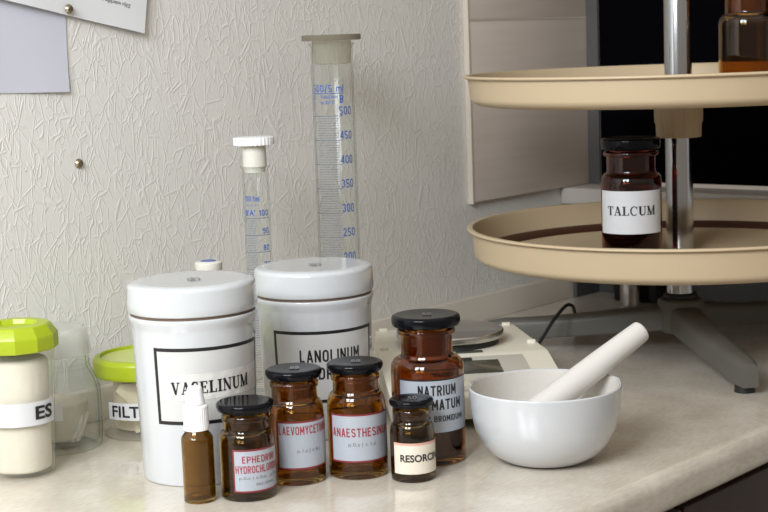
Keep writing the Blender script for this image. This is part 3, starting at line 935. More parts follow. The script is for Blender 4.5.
tu0 = (arc(174, p, rm) - w.a0) * rm; tu1 = (arc(249, p, rm) - w.a0) * rm
w.text(serif('VASELINUM'), (tu0 + tu1) / 2, (zt0 + zt1) / 2 - 0.0005, tu1 - tu0, 0.0118, 1, 0.0008, skew=0.02)
w.done('label', [M['jar_label'], M['ink'], M['tape']], t)

g = at_depth(313, 265, 1.545)
p = Vector((g.x, g.y, CT)); R = 60.8 * p.dot(FW) / F
pl_, Rl = p, R
H = by_lid(p, 313, 264)
t, RB = porcelain_jar('white porcelain jar with black framed label reading LANOLINUM, behind the amber bottles', p, R, H)
zT = front_z(p, R, 320, 331); zB = front_z(p, R, 320, 403)
rm = RB((zT + zB) / 2)
a0, a1 = arc(277.5, p, rm), 1.22
w = Wrap(RB, (a0 + a1) / 2); w.mid = (zT + zB) / 2; hw = (a1 - a0) / 2 * rm
w.rect(-hw, hw, zB, zT, 0, n=40); w.frame(-hw, hw, zB, zT, 0.0031, 1, n=40)
zA = front_z(p, R, 331, 355.5); zC = front_z(p, R, 331, 373)
u0 = (arc(301.5, p, rm) - w.a0) * rm; u1 = (arc(359.5, p, rm) - w.a0) * rm
w.text(tech('LANOLINUM', 0.16), (u0 + u1) / 2, zA, u1 - u0, 0.0125, 1)
w.text(tech('HYDRICUM', 0.16), (u0 + u1) / 2, zC, (u1 - u0) * 0.95, 0.0125, 1)
w.done('label', [M['jar_label'], M['ink']], t)


# ---------------------------------------------------------------- measuring cylinders
def cylinder_body(t, R, H, foot, wall=0.0016, m='glass'):
    bm = lathe(fillet([(0, 0.016), (R * 0.7, 0.016, 0.004), (R, 0.022, 0.005), (R, H - 0.004), (R * 1.12, H, 0.001), (R * 1.06, H), (R - wall, H - 0.006), (R - wall, 0.026, 0.006), (0, 0.024)], 5), 64)
    fix_normals(bm); link_mesh('body', bm, M[m], t, smooth=50)
    bm = lathe(fillet([(0, 0.0), (foot, 0.0, 0.001), (foot, 0.007, 0.002), (R * 1.2, 0.013, 0.006), (R * 0.72, 0.0080), (0, 0.0080)], 4), 6)
    fix_normals(bm); link_mesh('foot', bm, M['jar_plastic'], t, smooth=20)


# 500 ml
g = at_depth(335.5, 150, 1.80); p = Vector((g.x, g.y, CT)); D = p.dot(FW)
t = thing('measuring_cylinder', 'tall glass measuring cylinder graduated to 500 with a clear disc stopper', 'measuring cylinder', p, face_cam(p))
R = 20.8 * D / F
zz = lambda py, px=334: at_depth(px, py, D).z - CT
Hc = zz(43)
cylinder_body(t, R, Hc, 0.043)
bm = lathe(fillet([(0, zz(64)), (18.3 * D / F, zz(64), 0.001), (19.6 * D / F, zz(43)), (19.6 * D / F, zz(40.5)), (0, zz(40.5))], 3), 48); fix_normals(bm)
st = link_mesh('stopper', bm, M['plug_plastic'], t, smooth=50)
bm = lathe(fillet([(0, zz(40.3)), (29.3 * D / F, zz(40.3), 0.0008), (29.3 * D / F, zz(34.5), 0.0008), (0, zz(34.5))], 3), 64); fix_normals(bm)
link_mesh('disc', bm, M['disc_plastic'], st, smooth=40)
w = Wrap(R, 0.0); px = D / F
Dn = D - R
zf = lambda py, pxx: at_depth(pxx, py, Dn).z - CT
ua = lambda pxx, py: math.asin(max(-0.99, min(0.99, (pxx - (335.5 + (py - 150) * 0.036)) * px / R))) * R
w.text(tech('500/5 ml', 0.15), (ua(314.6, 88) + ua(343, 88)) / 2, zf(88.5, 328), ua(343, 88) - ua(314.6, 88), 0.0092, 0)
w.rect(ua(312.5, 93), ua(344, 93), zf(94, 328), zf(93.2, 328), 0)
w.text(tech('B', 0.17), ua(341.5, 100), zf(99, 341), 0.0045, 0.0088, 0); w.text(tech('TS', 0.17), ua(315.5, 98), zf(98, 316), 0.004, 0.005, 0); w.text(sans('eo', 0.004), ua(315.5, 104), zf(104, 316), 0.003, 0.002, 0)
w.text(sans('Tol\u00b15.0ml', 0.02), ua(329, 97), zf(97, 329), 0.020, 0.0036, 0); w.text(sans('in 20\u00b0C', 0.02), ua(328, 102.5), zf(102.5, 328), 0.016, 0.004, 0)
y500, st50 = 116.3, 24.35
for i in range(10):
    v = 500 - 50 * i
    y = y500 + st50 * i
    w.rect(ua(313.8 + 0.6 * i * .8, y), ua(343, y), zf(y + 0.35, 328), zf(y - 0.35, 328), 1, n=10)
    w.text(tech(str(v), 0.15), ua(345.5 + i * .75, y), zf(y - 5.6, 345), 0.0150, 0.0098, 0)
    for k in range(1, 10):
        yy = y + st50 * k / 10
        w.rect(ua(318.5 + i * .75, yy), ua(338.5 + i * .75, yy), zf(yy + 0.22, 328), zf(yy - 0.22, 328), 1, n=8)
w.done('graduation', [M['ink_blue'], M['ink_blue_pale']], t)

# 100 ml
g = at_depth(256.5, 200, 1.655); p = Vector((g.x, g.y, CT)); D = p.dot(FW)
t = thing('measuring_cylinder', 'slim glass measuring cylinder graduated to 100 with a white ribbed cap', 'measuring cylinder', p, face_cam(p))
R = 13.2 * D / F; px = D / F
zz = lambda py, pxx=254: at_depth(pxx, py, D).z - CT
cylinder_body(t, R, zz(166), 0.034, 0.0013)
bm = lathe(fillet([(0, zz(172)), (10 * px, zz(172)), (11.2 * px, zz(167)), (12.0 * px, zz(166.5), 0.0005), (11.6 * px, zz(145)), (0, zz(145))], 3), 48); fix_normals(bm)
st = link_mesh('stopper', bm, M['ivory'], t, smooth=50)
rb = lambda a, z: 1.0 - 0.03 * (0.5 + 0.5 * math.cos(a * 30)) * (1 if abs(math.sin(a * 1.0 + 0.5)) > 0.2 else 0)
bm = lathe(fillet([(0, zz(144.8)), (20.5 * px, zz(144.8), 0.0006), (20.5 * px, zz(137), 0.0006), (0, zz(136.5))], 3), 180, squash=rb); fix_normals(bm)
link_mesh('cap', bm, M['white_plastic'], st, smooth=40)
w = Wrap(R, 0.0); Dn = D - R
zf = lambda py, pxx: at_depth(pxx, py, Dn).z - CT
ua = lambda pxx, py: math.asin(max(-0.99, min(0.99, (pxx - (256.5 + (py - 200) * 0.042)) * px / R))) * R
w.text(tech('100:1ml', 0.17), ua(251.5, 199), zf(199, 251), 0.0165, 0.0058, 0); w.text(sans('Tol\u00b10.5 in 20\u00b0C', 0.006), ua(251.5, 205), zf(205.5, 251), 0.015, 0.002, 0)
w.text(sans('B\u02b9A\u02b9', 0.03), ua(250, 213), zf(213, 250), 0.0115, 0.0064, 0); w.text(tech('100', 0.17), ua(263.5, 213), zf(213, 263), 0.0105, 0.0064, 0)
y100, s10 = 218.4, 17.0
for i in range(11):
    v = 100 - 10 * i
    y = y100 + s10 * i
    w.rect(ua(245 + i * .7, y), ua(269 + i * .7, y), zf(y + 0.35, 257), zf(y - 0.35, 257), 1, n=10)
    if i and v:
        w.text(tech(str(v), 0.17), ua(265 + i * .72, y), zf(y - 4.6, 264), 0.0072, 0.0064, 0)
    for k in range(1, 10):
        yy = y + s10 * k / 10
        w.rect(ua(247.5 + i * .7, yy), ua(256 + i * .7, yy), zf(yy + 0.22, 252), zf(yy - 0.22, 252), 1, n=6)
w.done('graduation', [M['ink_blue'], M['ink_blue_pale']], t)

# small vial-like cylinder hidden behind the first jar
g = at_depth(208.5, 262, 1.62); p = Vector((g.x, g.y, CT)); D = p.dot(FW); px = D / F
t = thing('measuring_cylinder', 'short measuring cylinder peeking over the VASELINUM jar, ivory cap with blue centre', 'measuring cylinder', p, face_cam(p))
zz = lambda py, pxx=208: at_depth(pxx, py, D).z - CT
cylinder_body(t, 12 * px, zz(270), 0.026, 0.0012)
bm = lathe(fillet([(0, zz(269.5)), (13.6 * px, zz(269.5), 0.0006), (14 * px, zz(262), 0.001), (9 * px, zz(260.7)), (8.6 * px, zz(261.2)), (0, zz(261.2))], 3), 48); fix_normals(bm)
cap = link_mesh('cap', bm, M['ivory'], t, smooth=45)
bm = lathe(fillet([(0, zz(261.1)), (8.2 * px, zz(261.1)), (7.5 * px, zz(260.3), 0.0005), (0, zz(260.3))], 3), 40); fix_normals(bm)
link_mesh('insert', bm, M['blue_insert'], cap, smooth=45)


# ---------------------------------------------------------------- storage jars at the left
def shell(prof_out, wall):
    inn = [(max(r - wall, 0.0), z + (wall if i == 0 else 0)) for i, (r, z) in enumerate(prof_out)]
    return prof_out + inn[::-1]


def plain_jar(name, label, p, R, H, m, parts=True):
    t = thing(name, label, 'jar', p, face_cam(p))
    return t


# filter paper jar
p, R = round_at(153, 441.5, 52); D = p.dot(FW); px = D / F
t = thing('storage_jar', 'clear storage jar with lime green lid and label reading FILT, left of VASELINUM jar', 'jar', p, face_cam(p))
zz = lambda py, pxx=150: at_depth(pxx, py, D).z - CT
zl0, zl1 = zz(371), zz(353.5)
pf = fillet([(0, 0.003), (R * 0.75, 0.003), (R * 0.85, 0.0, 0.003), (R, 0.0, 0.006), (R * 1.01, zl0 - 0.008, 0.004), (R * 0.96, zl0 - 0.001), (R * 0.96, zl0 + 0.012)], 5)
bm = lathe(pf + [(r - 0.0018, max(z, 0.004)) for r, z in pf[::-1]], 72); fix_normals(bm)
link_mesh('body', bm, M['jar_plastic'], t, smooth=50)
rl = 56 * px
bm = lathe(fillet([(R * 1.0, zl0), (rl * 0.985, zl0, 0.001), (rl, zl0 + 0.003, 0.001), (rl, zl1 - 0.002, 0.003), (rl * 0.93, zl1 + 0.001, 0.002), (rl * 0.87, zl1 + 0.001), (rl * 0.86, zl1 - 0.002), (rl * 0.86, zl0 + 0.010), (R * 0.97, zl0 + 0.009), (R * 0.97, zl0)], 4), 72)
fix_normals(bm); lid = link_mesh('lid', bm, M['lime'], t, smooth=45)
bm = lathe(fillet([(0, zl1 - 0.004), (rl * 0.858, zl1 - 0.004), (rl * 0.858, zl1 - 0.002), (0, zl1 - 0.002)]), 64); fix_normals(bm)
link_mesh('lid_window', bm, M['lime_film'], lid, smooth=45)
w = Wrap(R * 1.008, 0.0)
z0, z1 = front_z(p, R, 140, 419.5), front_z(p, R, 140, 402.5)
uu = lambda x: arc(x, p, R) * R
w.rect(uu(109), uu(190), z0, z1, 0, 0.0004, n=30); w.text(sans('FILT', 0.02), (uu(112.5) + uu(139)) / 2, (z0 + z1) / 2, uu(139) - uu(112.5), 0.0112, 1, 0.0007)
w.done('label', [M['paper'], M['ink']], t)
# folded filter papers inside
def folded(name, label, loc, rz, poly, th, bend, m):
    bm = bmesh.new()
    for k, s in enumerate((-1, 1)):
        A = [bm.verts.new((x, s * bend * (0.2 + abs(z) * 4) , z)) for x, z in poly]
        B = [bm.verts.new((x, s * (bend * (0.2 + abs(z) * 4) + th), z)) for x, z in poly]
        n = len(poly)
        bm.faces.new(A); bm.faces.new(B[::-1])
        for i in range(n):
            bm.faces.new((A[i], B[i], B[(i + 1) % n], A[(i + 1) % n]))
    fix_normals(bm)
    return tag(link_mesh(name, bm, m, loc=loc, rz=rz, smooth=30), label, 'filter paper')


fr = face_cam(p)
local = lambda x, y, z: Vector((p.x, p.y, CT + z)) + Vector((math.cos(fr) * x - math.sin(fr) * y, math.sin(fr) * x + math.cos(fr) * y, 0))
folded('filter_paper', 'cream filter paper folded to a point standing in front inside the FILT jar', local(-0.012, -0.029, 0.0045), fr, [(-0.004, 0.0), (0.016, 0.004), (0.030, 0.028), (0.030, 0.050), (-0.016, 0.050), (-0.021, 0.043), (-0.009, 0.030)], 0.0007, 0.004, M['filter'])
bm = lathe(fillet([(0.0345, 0.0), (0.036, 0.0), (0.0365, 0.052), (0.035, 0.0525), (0.0345, 0.001)], 2), 40); fix_normals(bm)
tag(link_mesh('filter_paper', bm, M['filter'], loc=local(0.000, 0.010, 0.0045)), 'cream roll of filter paper standing at the back inside the FILT jar', 'filter paper')

# glass jar with a milky cap
p, R = round_at(62, 456.5, 43); D = p.dot(FW); px = D / F
t = thing('glass_jar', 'clear glass jar with milky cap and blank white sticker, behind the ES jar', 'jar', p, face_cam(p))
zz = lambda py, pxx=62: at_depth(pxx, py, D).z - CT
zs0 = zz(386); zs1 = zz(367); zn = zz(362); zc0 = zz(353); zc1 = zz(326)
nr = 33 * px
pf = fillet([(0, 0.004), (R * 0.70, 0.004), (R * 0.82, 0.0, 0.003), (R * 0.97, 0.0, 0.006), (R, 0.012, 0.006), (R, zs0, 0.01), (nr * 1.02, zs1, 0.006), (nr, zn), (nr, zc0 + 0.010)], 6)
bm = lathe(pf + [(max(r - 0.0026, 0), max(z, 0.007)) for r, z in pf[::-1]], 72); fix_normals(bm)
link_mesh('body', bm, M['jar_glass'], t, smooth=50)
bm = bmesh.new()
for zq in (zs1 + 0.001, zn + 0.0005):
    lathe(fillet([(nr * 1.0, zq - 0.0012), (nr * 1.06, zq, 0.001), (nr * 1.0, zq + 0.0012)], 3), 64, bm)
link_mesh('thread', bm, M['jar_glass'], t, smooth=60)
bm = lathe(fillet([(nr * 1.03, zc0), (nr * 1.12, zc0, 0.001), (nr * 1.09, zc0 + 0.004), (nr * 1.0, zc1 - 0.004, 0.006), (nr * 0.86, zc1, 0.002), (0, zc1), ], 5) , 64)
bm2 = lathe(fillet([(nr * 1.03, zc0), (nr * 1.02, zc0 + 0.004), (nr * 0.95, zc1 - 0.006, 0.004), (0, zc1 - 0.002)], 4), 64, bm)
fix_normals(bm); link_mesh('cap', bm, M['cap_plastic'], t, smooth=50)
w = Wrap(R * 1.002, 0.0); z0, z1 = front_z(p, R, 66, 420), front_z(p, R, 66, 402.5)
uu = lambda x: arc(x, p, R) * R
w.rect(uu(30), uu(62), z0, z1, 0, 0.0004); w.done('label', [M['paper']], t)
fr = face_cam(p)
local = lambda x, y, z: Vector((p.x, p.y, CT + z)) + Vector((math.cos(fr) * x - math.sin(fr) * y, math.sin(fr) * x + math.cos(fr) * y, 0))
def crumple(a, z):
    return 1 + 0.022 * math.sin(a * 3 + z * 40) + 0.015 * math.sin(a * 7 - z * 90)
zt = zz(402)
bm = lathe(fillet([(0, 0.0075), (R * 0.66, 0.0075, 0.004), (R * 0.72, zt * 0.6), (R * 0.72, zt, 0.003), (0, zt - 0.001)], 4), 72, squash=crumple); fix_normals(bm)
tag(link_mesh('cotton_wad', bm, M['wad'], loc=local(-0.002, 0.0075, 0), rz=fr), 'off white wad packed inside the clear glass jar', 'cotton')
for k, (a, b) in enumerate((((0.010, -0.0310, 0.0105), (0.0215, -0.0262, 0.034)), ((0.015, -0.0285, 0.0105), (0.0265, -0.0212, 0.036)))):
    mid = Vector(a).lerp(Vector(b), 0.5) + Vector((0.002, -0.001, 0.002))
    bm = bmesh.new(); tube(bm, spline([a, tuple(mid), b], 6), 0.0016, 10); fix_normals(bm)
    tag(link_mesh('plastic_tube', bm, M['tube'], loc=local(0, 0, 0), rz=fr),
        ['thin clear tube leaning at the front inside the glass jar, left one of two', 'thin clear tube leaning at the front inside the glass jar, right one of two'][k], 'tube', 'clear tubes in the glass jar')

# ES jar
p, R = round_at(24, 482, 34); D = p.dot(FW); px = D / F
t = thing('storage_jar', 'narrow storage jar with stepped lime green lid and label ending in ES', 'jar', p, face_cam(p))
zz = lambda py, pxx=30: at_depth(pxx, py, D).z - CT
zl0, zl1, zl2 = zz(347.5), zz(333), zz(322.5)
R2 = R * 1.14
pf = fillet([(0, 0.003), (R * 0.75, 0.003), (R * 0.85, 0.0, 0.002), (R * 0.96, 0.0, 0.005), (R2, zl0 - 0.004), (R2 * 0.97, zl0 + 0.008)], 5)
bm = lathe(pf + [(max(r - 0.0016, 0), max(z, 0.0045)) for r, z in pf[::-1]], 64); fix_normals(bm)
link_mesh('body', bm, M['jar_plastic'], t, smooth=50)
rl = 44 * px
bm = lathe(fillet([(R2 * 1.0, zl0), (rl * 0.99, zl0, 0.001), (rl, zl0 + 0.003), (rl, zl1, 0.002), (rl * 0.82, zl2, 0.002), (rl * 0.55, zl2), (rl * 0.5, zl2 - 0.004), (0, zl2 - 0.004)], 4), 12)
fix_normals(bm); link_mesh('lid', bm, M['lime'], t, smooth=20)
w = Wrap(lambda z: R * 0.96 + (R2 - R * 0.96) * z / (zl0 - 0.004), 0.0); w.mid = 0.03; z0, z1 = front_z(p, R, 40, 427), front_z(p, R, 40, 400)
uu = lambda x: arc(x, p, R) * R
w.rect(-0.045, uu(52.3), z0 + 0.001, z1 - 0.002, 0, 0.0006, n=30); w.text(sans('ES', 0.03), (uu(35) + uu(50)) / 2, (z0 + z1) / 2, uu(50) - uu(35), 0.0125, 1, 0.0013)
w.done('label', [M['paper'], M['ink']], t)
fr = face_cam(p)
bm = lathe(fillet([(0, 0.0055), (R * 0.86, 0.0055, 0.003), (R * 0.93, zl0 * 0.93, 0.006), (0, zl0 * 0.94)], 4), 64, squash=lambda a, z: 1 + 0.02 * math.sin(a * 5 + z * 60)); fix_normals(bm)
tag(link_mesh('cotton_wad', bm, M['wool'], loc=(p.x, p.y, CT), rz=fr), 'off white filling inside the narrow ES jar', 'cotton')


# ---------------------------------------------------------------- mortar and pestle
p, R = round_at(546, 468, 38)
g = on_z(546.5, 468); hh = Vector((g.x, g.y, 0)).normalized()
p = Vector((g.x, g.y, CT)) + hh * 0.031
D = p.dot(FW); px = D / F; R = 78.3 * px
Hm = at_depth(545.5, 384, D).z - CT
t = thing('mortar', 'white porcelain mortar bowl standing at the front right of the worktop', 'mortar', p, face_cam(p))
k = R
out = [(0, 0.0015), (0.40 * k, 0.0012), (0.44 * k, 0.0, 0.001), (0.475 * k, 0.0, 0.002), (0.60 * k, 0.045 * k), (0.74 * k, 0.145 * k), (0.85 * k, 0.285 * k), (0.93 * k, 0.46 * k), (0.975 * k, 0.66 * k), (0.995 * k, Hm - 0.004), (1.0 * k, Hm - 0.001, 0.001), (0.985 * k, Hm, 0.001), (0.955 * k, Hm - 0.001, 0.001)]
inn = [(0.94 * k, Hm - 0.006), (0.915 * k, 0.66 * k), (0.865 * k, 0.46 * k), (0.77 * k, 0.28 * k), (0.62 * k, 0.16 * k), (0.42 * k, 0.095 * k), (0.2 * k, 0.075 * k), (0, 0.07 * k)]
def spout(a, z):
    # pouring lip, to the right and away
    d = (a - math.radians(112) + PI) % (2 * PI) - PI
    q = max(0.0, (z - 0.5 * Hm) / (0.5 * Hm))
    return 1 + 0.045 * math.exp(-(d / 0.20) ** 2) * q * q
bm = lathe(fillet(out, 3), 120, squash=spout)
link_mesh('bowl', fix_normals(bm), M['porcelain'], t, smooth=60)
bm = lathe([fillet(out, 3)[-1]] + inn, 120, squash=spout)
bmesh.ops.recalc_face_normals(bm, faces=bm.faces)
for f in bm.faces:
    cc = f.calc_center_median()
    if f.normal.dot(Vector((-cc.x, -cc.y, 0.05))) < 0:
        f.normal_flip()
o = link_mesh('inner_face', bm, M['bisque'], t, smooth=60); o['label'] = 'unglazed matt inside'
tip = at_depth(643, 329.5, D + 0.050)
fr = face_cam(p)
low = Vector((p.x, p.y, CT)) + RT * (-0.030) + FW * (-0.012) + Vector((0, 0, 0.0300))
ax = (tip - low); Lp = ax.length
prof = fillet([(0, -0.010), (0.008, -0.0095, 0.004), (0.0150, -0.002, 0.006), (0.0148, 0.012, 0.01), (0.0128, 0.040, 0.02), (0.0122, Lp * 0.6, 0.02), (0.0104, Lp * 0.93), (0.0100, Lp - 0.002, 0.002), (0.0062, Lp, 0.001), (0.0048, Lp - 0.0012, 0.001), (0, Lp - 0.0015)], 6)
bm = lathe(prof, 56); fix_normals(bm)
o = link_mesh('pestle', bm, M['pestle'], smooth=60)
o.location = low
o.rotation_mode = 'QUATERNION'; o.rotation_quaternion = Vector((0, 0, 1)).rotation_difference(ax.normalized())
tag(o, 'white porcelain pestle leaning in the mortar bowl towards the right', 'pestle')


# ---------------------------------------------------------------- laboratory balance
camang = math.atan2(RT.y, RT.x)
def cam_xy(x, y):
    return RT * x + FW * y
bc = cam_xy(0.0770, 1.655)
t = thing('laboratory_balance', 'pale laboratory balance with round steel pan, behind the mortar', 'balance', (bc.x, bc.y, CT), camang + math.radians(5))
zt_ = 0.052
side = fillet([(-0.140, 0.011, 0.003), (-0.140, 0.011, 0.003), (-0.140, 0.034, 0.004), (-0.020, zt_ - 0.001, 0.004), (0.138, zt_, 0.006), (0.138, 0.011, 0.003), (-0.140, 0.011)], 4)
bm = bmesh.new()
n = len(side)
def wid(y):      # half width: a little broader at the front
    return 0.082 + 0.011 * min(1, max(0, (0.138 - y) / 0.17)) - 0.05 * max(0, -0.03 - y)
secs = []
for s in (-1, 1):
    secs.append([bm.verts.new((s * (wid(y) - (0.004 if z > zt_ - 0.006 else 0)), y, z)) for y, z in side])
bm.faces.new(secs[0]); bm.faces.new(secs[1][::-1])
for i in range(n):
    bm.faces.new((secs[0][i], secs[1][i], secs[1][(i + 1) % n], secs[0][(i + 1) % n]))
fix_normals(bm); link_mesh('housing', bm, M['scale'], t, smooth=30)
slope = (zt_ - 0.001 - 0.034) / 0.12
def panel(name, x0, x1, y0, y1, h, m, bev=0.0006):
    bm = bmesh.new(); box(bm, x0, x1, y0, y1, 0, h, bevel=bev)
    for v in bm.verts:
        v.co.z += 0.034 + (v.co.y + 0.140) * slope
    return link_mesh(name, bm, m, t, smooth=30)
panel('display_panel', -0.070, 0.060, -0.128, -0.032, 0.0012, M['scale_grey'])
panel('display', -0.037, 0.032, -0.083, -0.047, 0.0024, M['lcd'])
panel('nameplate', -0.037, 0.006, -0.044, -0.037, 0.0020, M['black'], 0.0003)
for i in range(4):
    panel('button', -0.045 + 0.024 * i, -0.029 + 0.024 * i, -0.118, -0.105, 0.0028, M['scale'], 0.001)
pc = on_z(449.8, 329.5, 0.0655)
inv = Matrix.Rotation(-(camang + math.radians(5)), 3, 'Z')
lp = inv @ (Vector((pc.x, pc.y, 0)) - Vector((bc.x, bc.y, 0)))
pr = 54.5 * pc.dot(FW) / F
bm = lathe(fillet([(0, 0.0575), (pr * 0.93, 0.0575, 0.001), (pr, 0.0590, 0.001), (pr, 0.0650, 0.001), (pr * 0.98, 0.0663, 0.001), (pr * 0.96, 0.0655), (0, 0.0653)], 4), 96, off=(lp.x, lp.y, 0)); fix_normals(bm)
link_mesh('pan', bm, M['steel'], t, smooth=40)
bm = lathe(fillet([(0, zt_ - 0.0005), (pr * 0.90, zt_ - 0.0005), (pr * 0.88, 0.0573), (0, 0.0573)]), 64, off=(lp.x, lp.y, 0)); fix_normals(bm)
link_mesh('pan_support', bm, M['black'], t, smooth=40)
bm = bmesh.new(); box(bm, lp.x - 0.002, lp.x + 0.026, -0.017, -0.011, zt_ - 0.001, zt_ + 0.0006, bevel=0.0003); link_mesh('level_mark', bm, M['lcd'], t)
for x, y in ((-0.070, 0.128), (0.070, 0.128), (0.079, 0.02), (-0.079, 0.02)):
    bm = bmesh.new(); box(bm, x - 0.0045, x + 0.0045, y - 0.002, y + 0.002, zt_ - 0.003, zt_ + 0.003, bevel=0.0006); link_mesh('clip', bm, M['scale'], t)
for x in (-0.07, 0.07):
    for y in (-0.12, 0.115):
        bm = lathe(fillet([(0, 0), (0.011, 0, 0.001), (0.011, 0.0112), (0, 0.0112)], 3), 32, off=(x, y, 0)); fix_normals(bm); link_mesh('foot', bm, M['rubber'], t)

# power cord of the balance, thrown over the leg of the stand
pts = [cam_xy(0.118, 1.803) + UP * 0.025, at_depth(532, 350, 1.815) - UP * CT, at_depth(541, 340, 1.825) - UP * CT, at_depth(553, 321, 1.845) - UP * CT, at_depth(563, 308.5, 1.865) - UP * CT,
       at_depth(568, 304.8, 1.885) - UP * CT, at_depth(573, 306.5, 1.92) - UP * CT, at_depth(575, 313, 1.975) - UP * CT, cam_xy(0.25, 2.03) + UP * 0.006, cam_xy(0.30, 2.06) + UP * 0.0028, cam_xy(0.40, 2.04) + UP * 0.0028]
pts = [Vector((q.x, q.y, q.z + CT)) for q in pts]
bm = bmesh.new(); tube(bm, spline(pts, 8), 0.0021, 10); fix_normals(bm)
tag(link_mesh('power_cord', bm, M['rubber'], smooth=60), 'black power cord looping from the balance over a leg of the tray stand', 'cord')


# ---------------------------------------------------------------- turning tray stand
SD = 1.85
g = at_depth(679.5, 200, SD); p = Vector((g.x, g.y, CT)); px = SD / F
st = thing('rotating_tray_stand', 'two tier beige revolving tray stand on a chrome pole with three grey legs', 'tray stand', p, camang)
zz = lambda py, pxx=678: at_depth(pxx, py, SD).z - CT
LR = 214.5 * px
zlow = at_depth(677, 220.8, SD).z - CT
zup = at_depth(677, 68.3, SD).z - CT
def tray(z, name, dp):
    pf = fillet([(0, z - dp - 0.004), (0.05, z - dp - 0.004), (LR * 0.80, z - dp - 0.001), (LR * 0.93, z - dp, 0.008), (LR * 0.966, z - dp + 0.006, 0.004), (LR * 0.975, z - 0.004), (LR * 0.985, z - 0.004, 0.001), (LR, z - 0.0025, 0.002), (LR * 0.995, z, 0.002), (LR * 0.972, z, 0.001),
                 (LR * 0.962, z - 0.005), (LR * 0.945, z - dp + 0.010, 0.003), (LR * 0.90, z - dp + 0.0045), (0.02, z - dp + 0.0045), (0.0, z - dp + 0.0045)], 4)
    bm = lathe(pf, 128); fix_normals(bm)
    o = link_mesh(name, bm, M['beige'], st, smooth=40)
    bm = lathe(fillet([(LR * 0.890, z - dp + 0.0047), (LR * 0.888, z - dp + 0.0065, 0.001), (LR * 0.935, z - dp + 0.0125, 0.001), (LR * 0.949, z - dp + 0.0125)], 3), 128)
    for f in bm.faces:
        f.normal_update()
        if f.normal.z < 0:
            f.normal_flip()
    link_mesh('band', bm, M['brown_band'], o, smooth=40)  # dark brown ring along the inner foot of the tray wall
    return o
tray(zlow, 'lower_tray', 0.0400); tl = tray(zup, 'upper_tray', 0.0350)
floor_low = zlow - 0.0400 + 0.0045; floor_up = zup - 0.0350 + 0.0045
pr_ = 13.6 * px
bm = lathe(fillet([(0, 0.06), (pr_, 0.06), (pr_, 0.52, 0.001), (pr_ * 0.8, 0.524), (0, 0.524)], 2), 64); fix_normals(bm); link_mesh('pole', bm, M['chrome'], st, smooth=40)
cR = 24 * px
rb = lambda a, z: 1 - 0.03 * max(0, math.cos(a * 14)) ** 4
for zc_, nm in ((zup - 0.039, 'collar'), (zlow - 0.044, 'collar')):
    tall = zc_ - zz(137) if nm == 'collar' and zc_ > 0.2 else 0.008
    bm = lathe(fillet([(pr_ * 1.02, zc_ - tall), (cR * 0.93, zc_ - tall, 0.001), (cR * 0.95, zc_ - tall * 0.6), (cR, zc_ - tall * 0.55), (cR * 1.02, zc_ + 0.0002), (pr_ * 1.02, zc_ + 0.0002)], 3), 168, squash=rb); fix_normals(bm)
    link_mesh('collar', bm, M['beige'], st, smooth=40)
zh0, zh1 = 0.026, zz(297)
bm = lathe(fillet([(0, zh0), (0.024, zh0, 0.003), (0.0275, zh0 + 0.01, 0.003), (0.0265, zh1 - 0.002, 0.003), (0.017, zh1), (0, zh1)], 4), 48); fix_normals(bm)
hub = link_mesh('hub', bm, M['castiron'], st, smooth=45)
bm = lathe(fillet([(pr_, zh1), (0.020, zh1, 0.001), (0.020, zh1 + 0.005, 0.002), (pr_, zh1 + 0.006)], 3), 48); fix_normals(bm); link_mesh('bearing_ring', bm, M['rubber'], st, smooth=45)
for ang in (161, -83, 38):
    bm = bmesh.new()
    N = 12
    rings = []
    for i in range(N + 1):
        q = i / N
        d = 0.012 + q * 0.222
        hw = 0.019 - 0.007 * q; zb_ = 0.030 - 0.022 * q; zt2 = zh1 - 0.006 - (zh1 - 0.006 - 0.036) * (1 - (1 - q) ** 1.6)
        if i == N:
            hw *= 0.7; zt2 -= 0.003
        cs = fillet([(-hw, zb_), (-hw, zb_, 0.002), (hw, zb_, 0.002), (hw * 0.95, zt2 - 0.004, 0.006), (hw * 0.5, zt2, 0.004), (-hw * 0.5, zt2, 0.004), (-hw * 0.95, zt2 - 0.004, 0.006), (-hw, zb_)], 3)
        rings.append([bm.verts.new((d, y, z)) for y, z in cs])
    for A, B in zip(rings, rings[1:]):
        m_ = len(A)
        for k2 in range(m_ - 1):
            try:
                bm.faces.new((A[k2], A[k2 + 1], B[k2 + 1], B[k2]))
            except ValueError:
                pass
    bm.faces.new(rings[0]); bm.faces.new(rings[-1][::-1])
    bmesh.ops.remove_doubles(bm, verts=bm.verts, dist=1e-6); fix_normals(bm)
    lg = link_mesh('leg', bm, M['castiron'], st, smooth=50, rz=math.radians(ang))
    bm = lathe(fillet([(0, 0), (0.011, 0, 0.001), (0.010, 0.0095), (0, 0.0095)], 3), 32, off=(0.215, 0, 0)); fix_normals(bm)
    link_mesh('foot', bm, M['rubber'], lg, smooth=45)

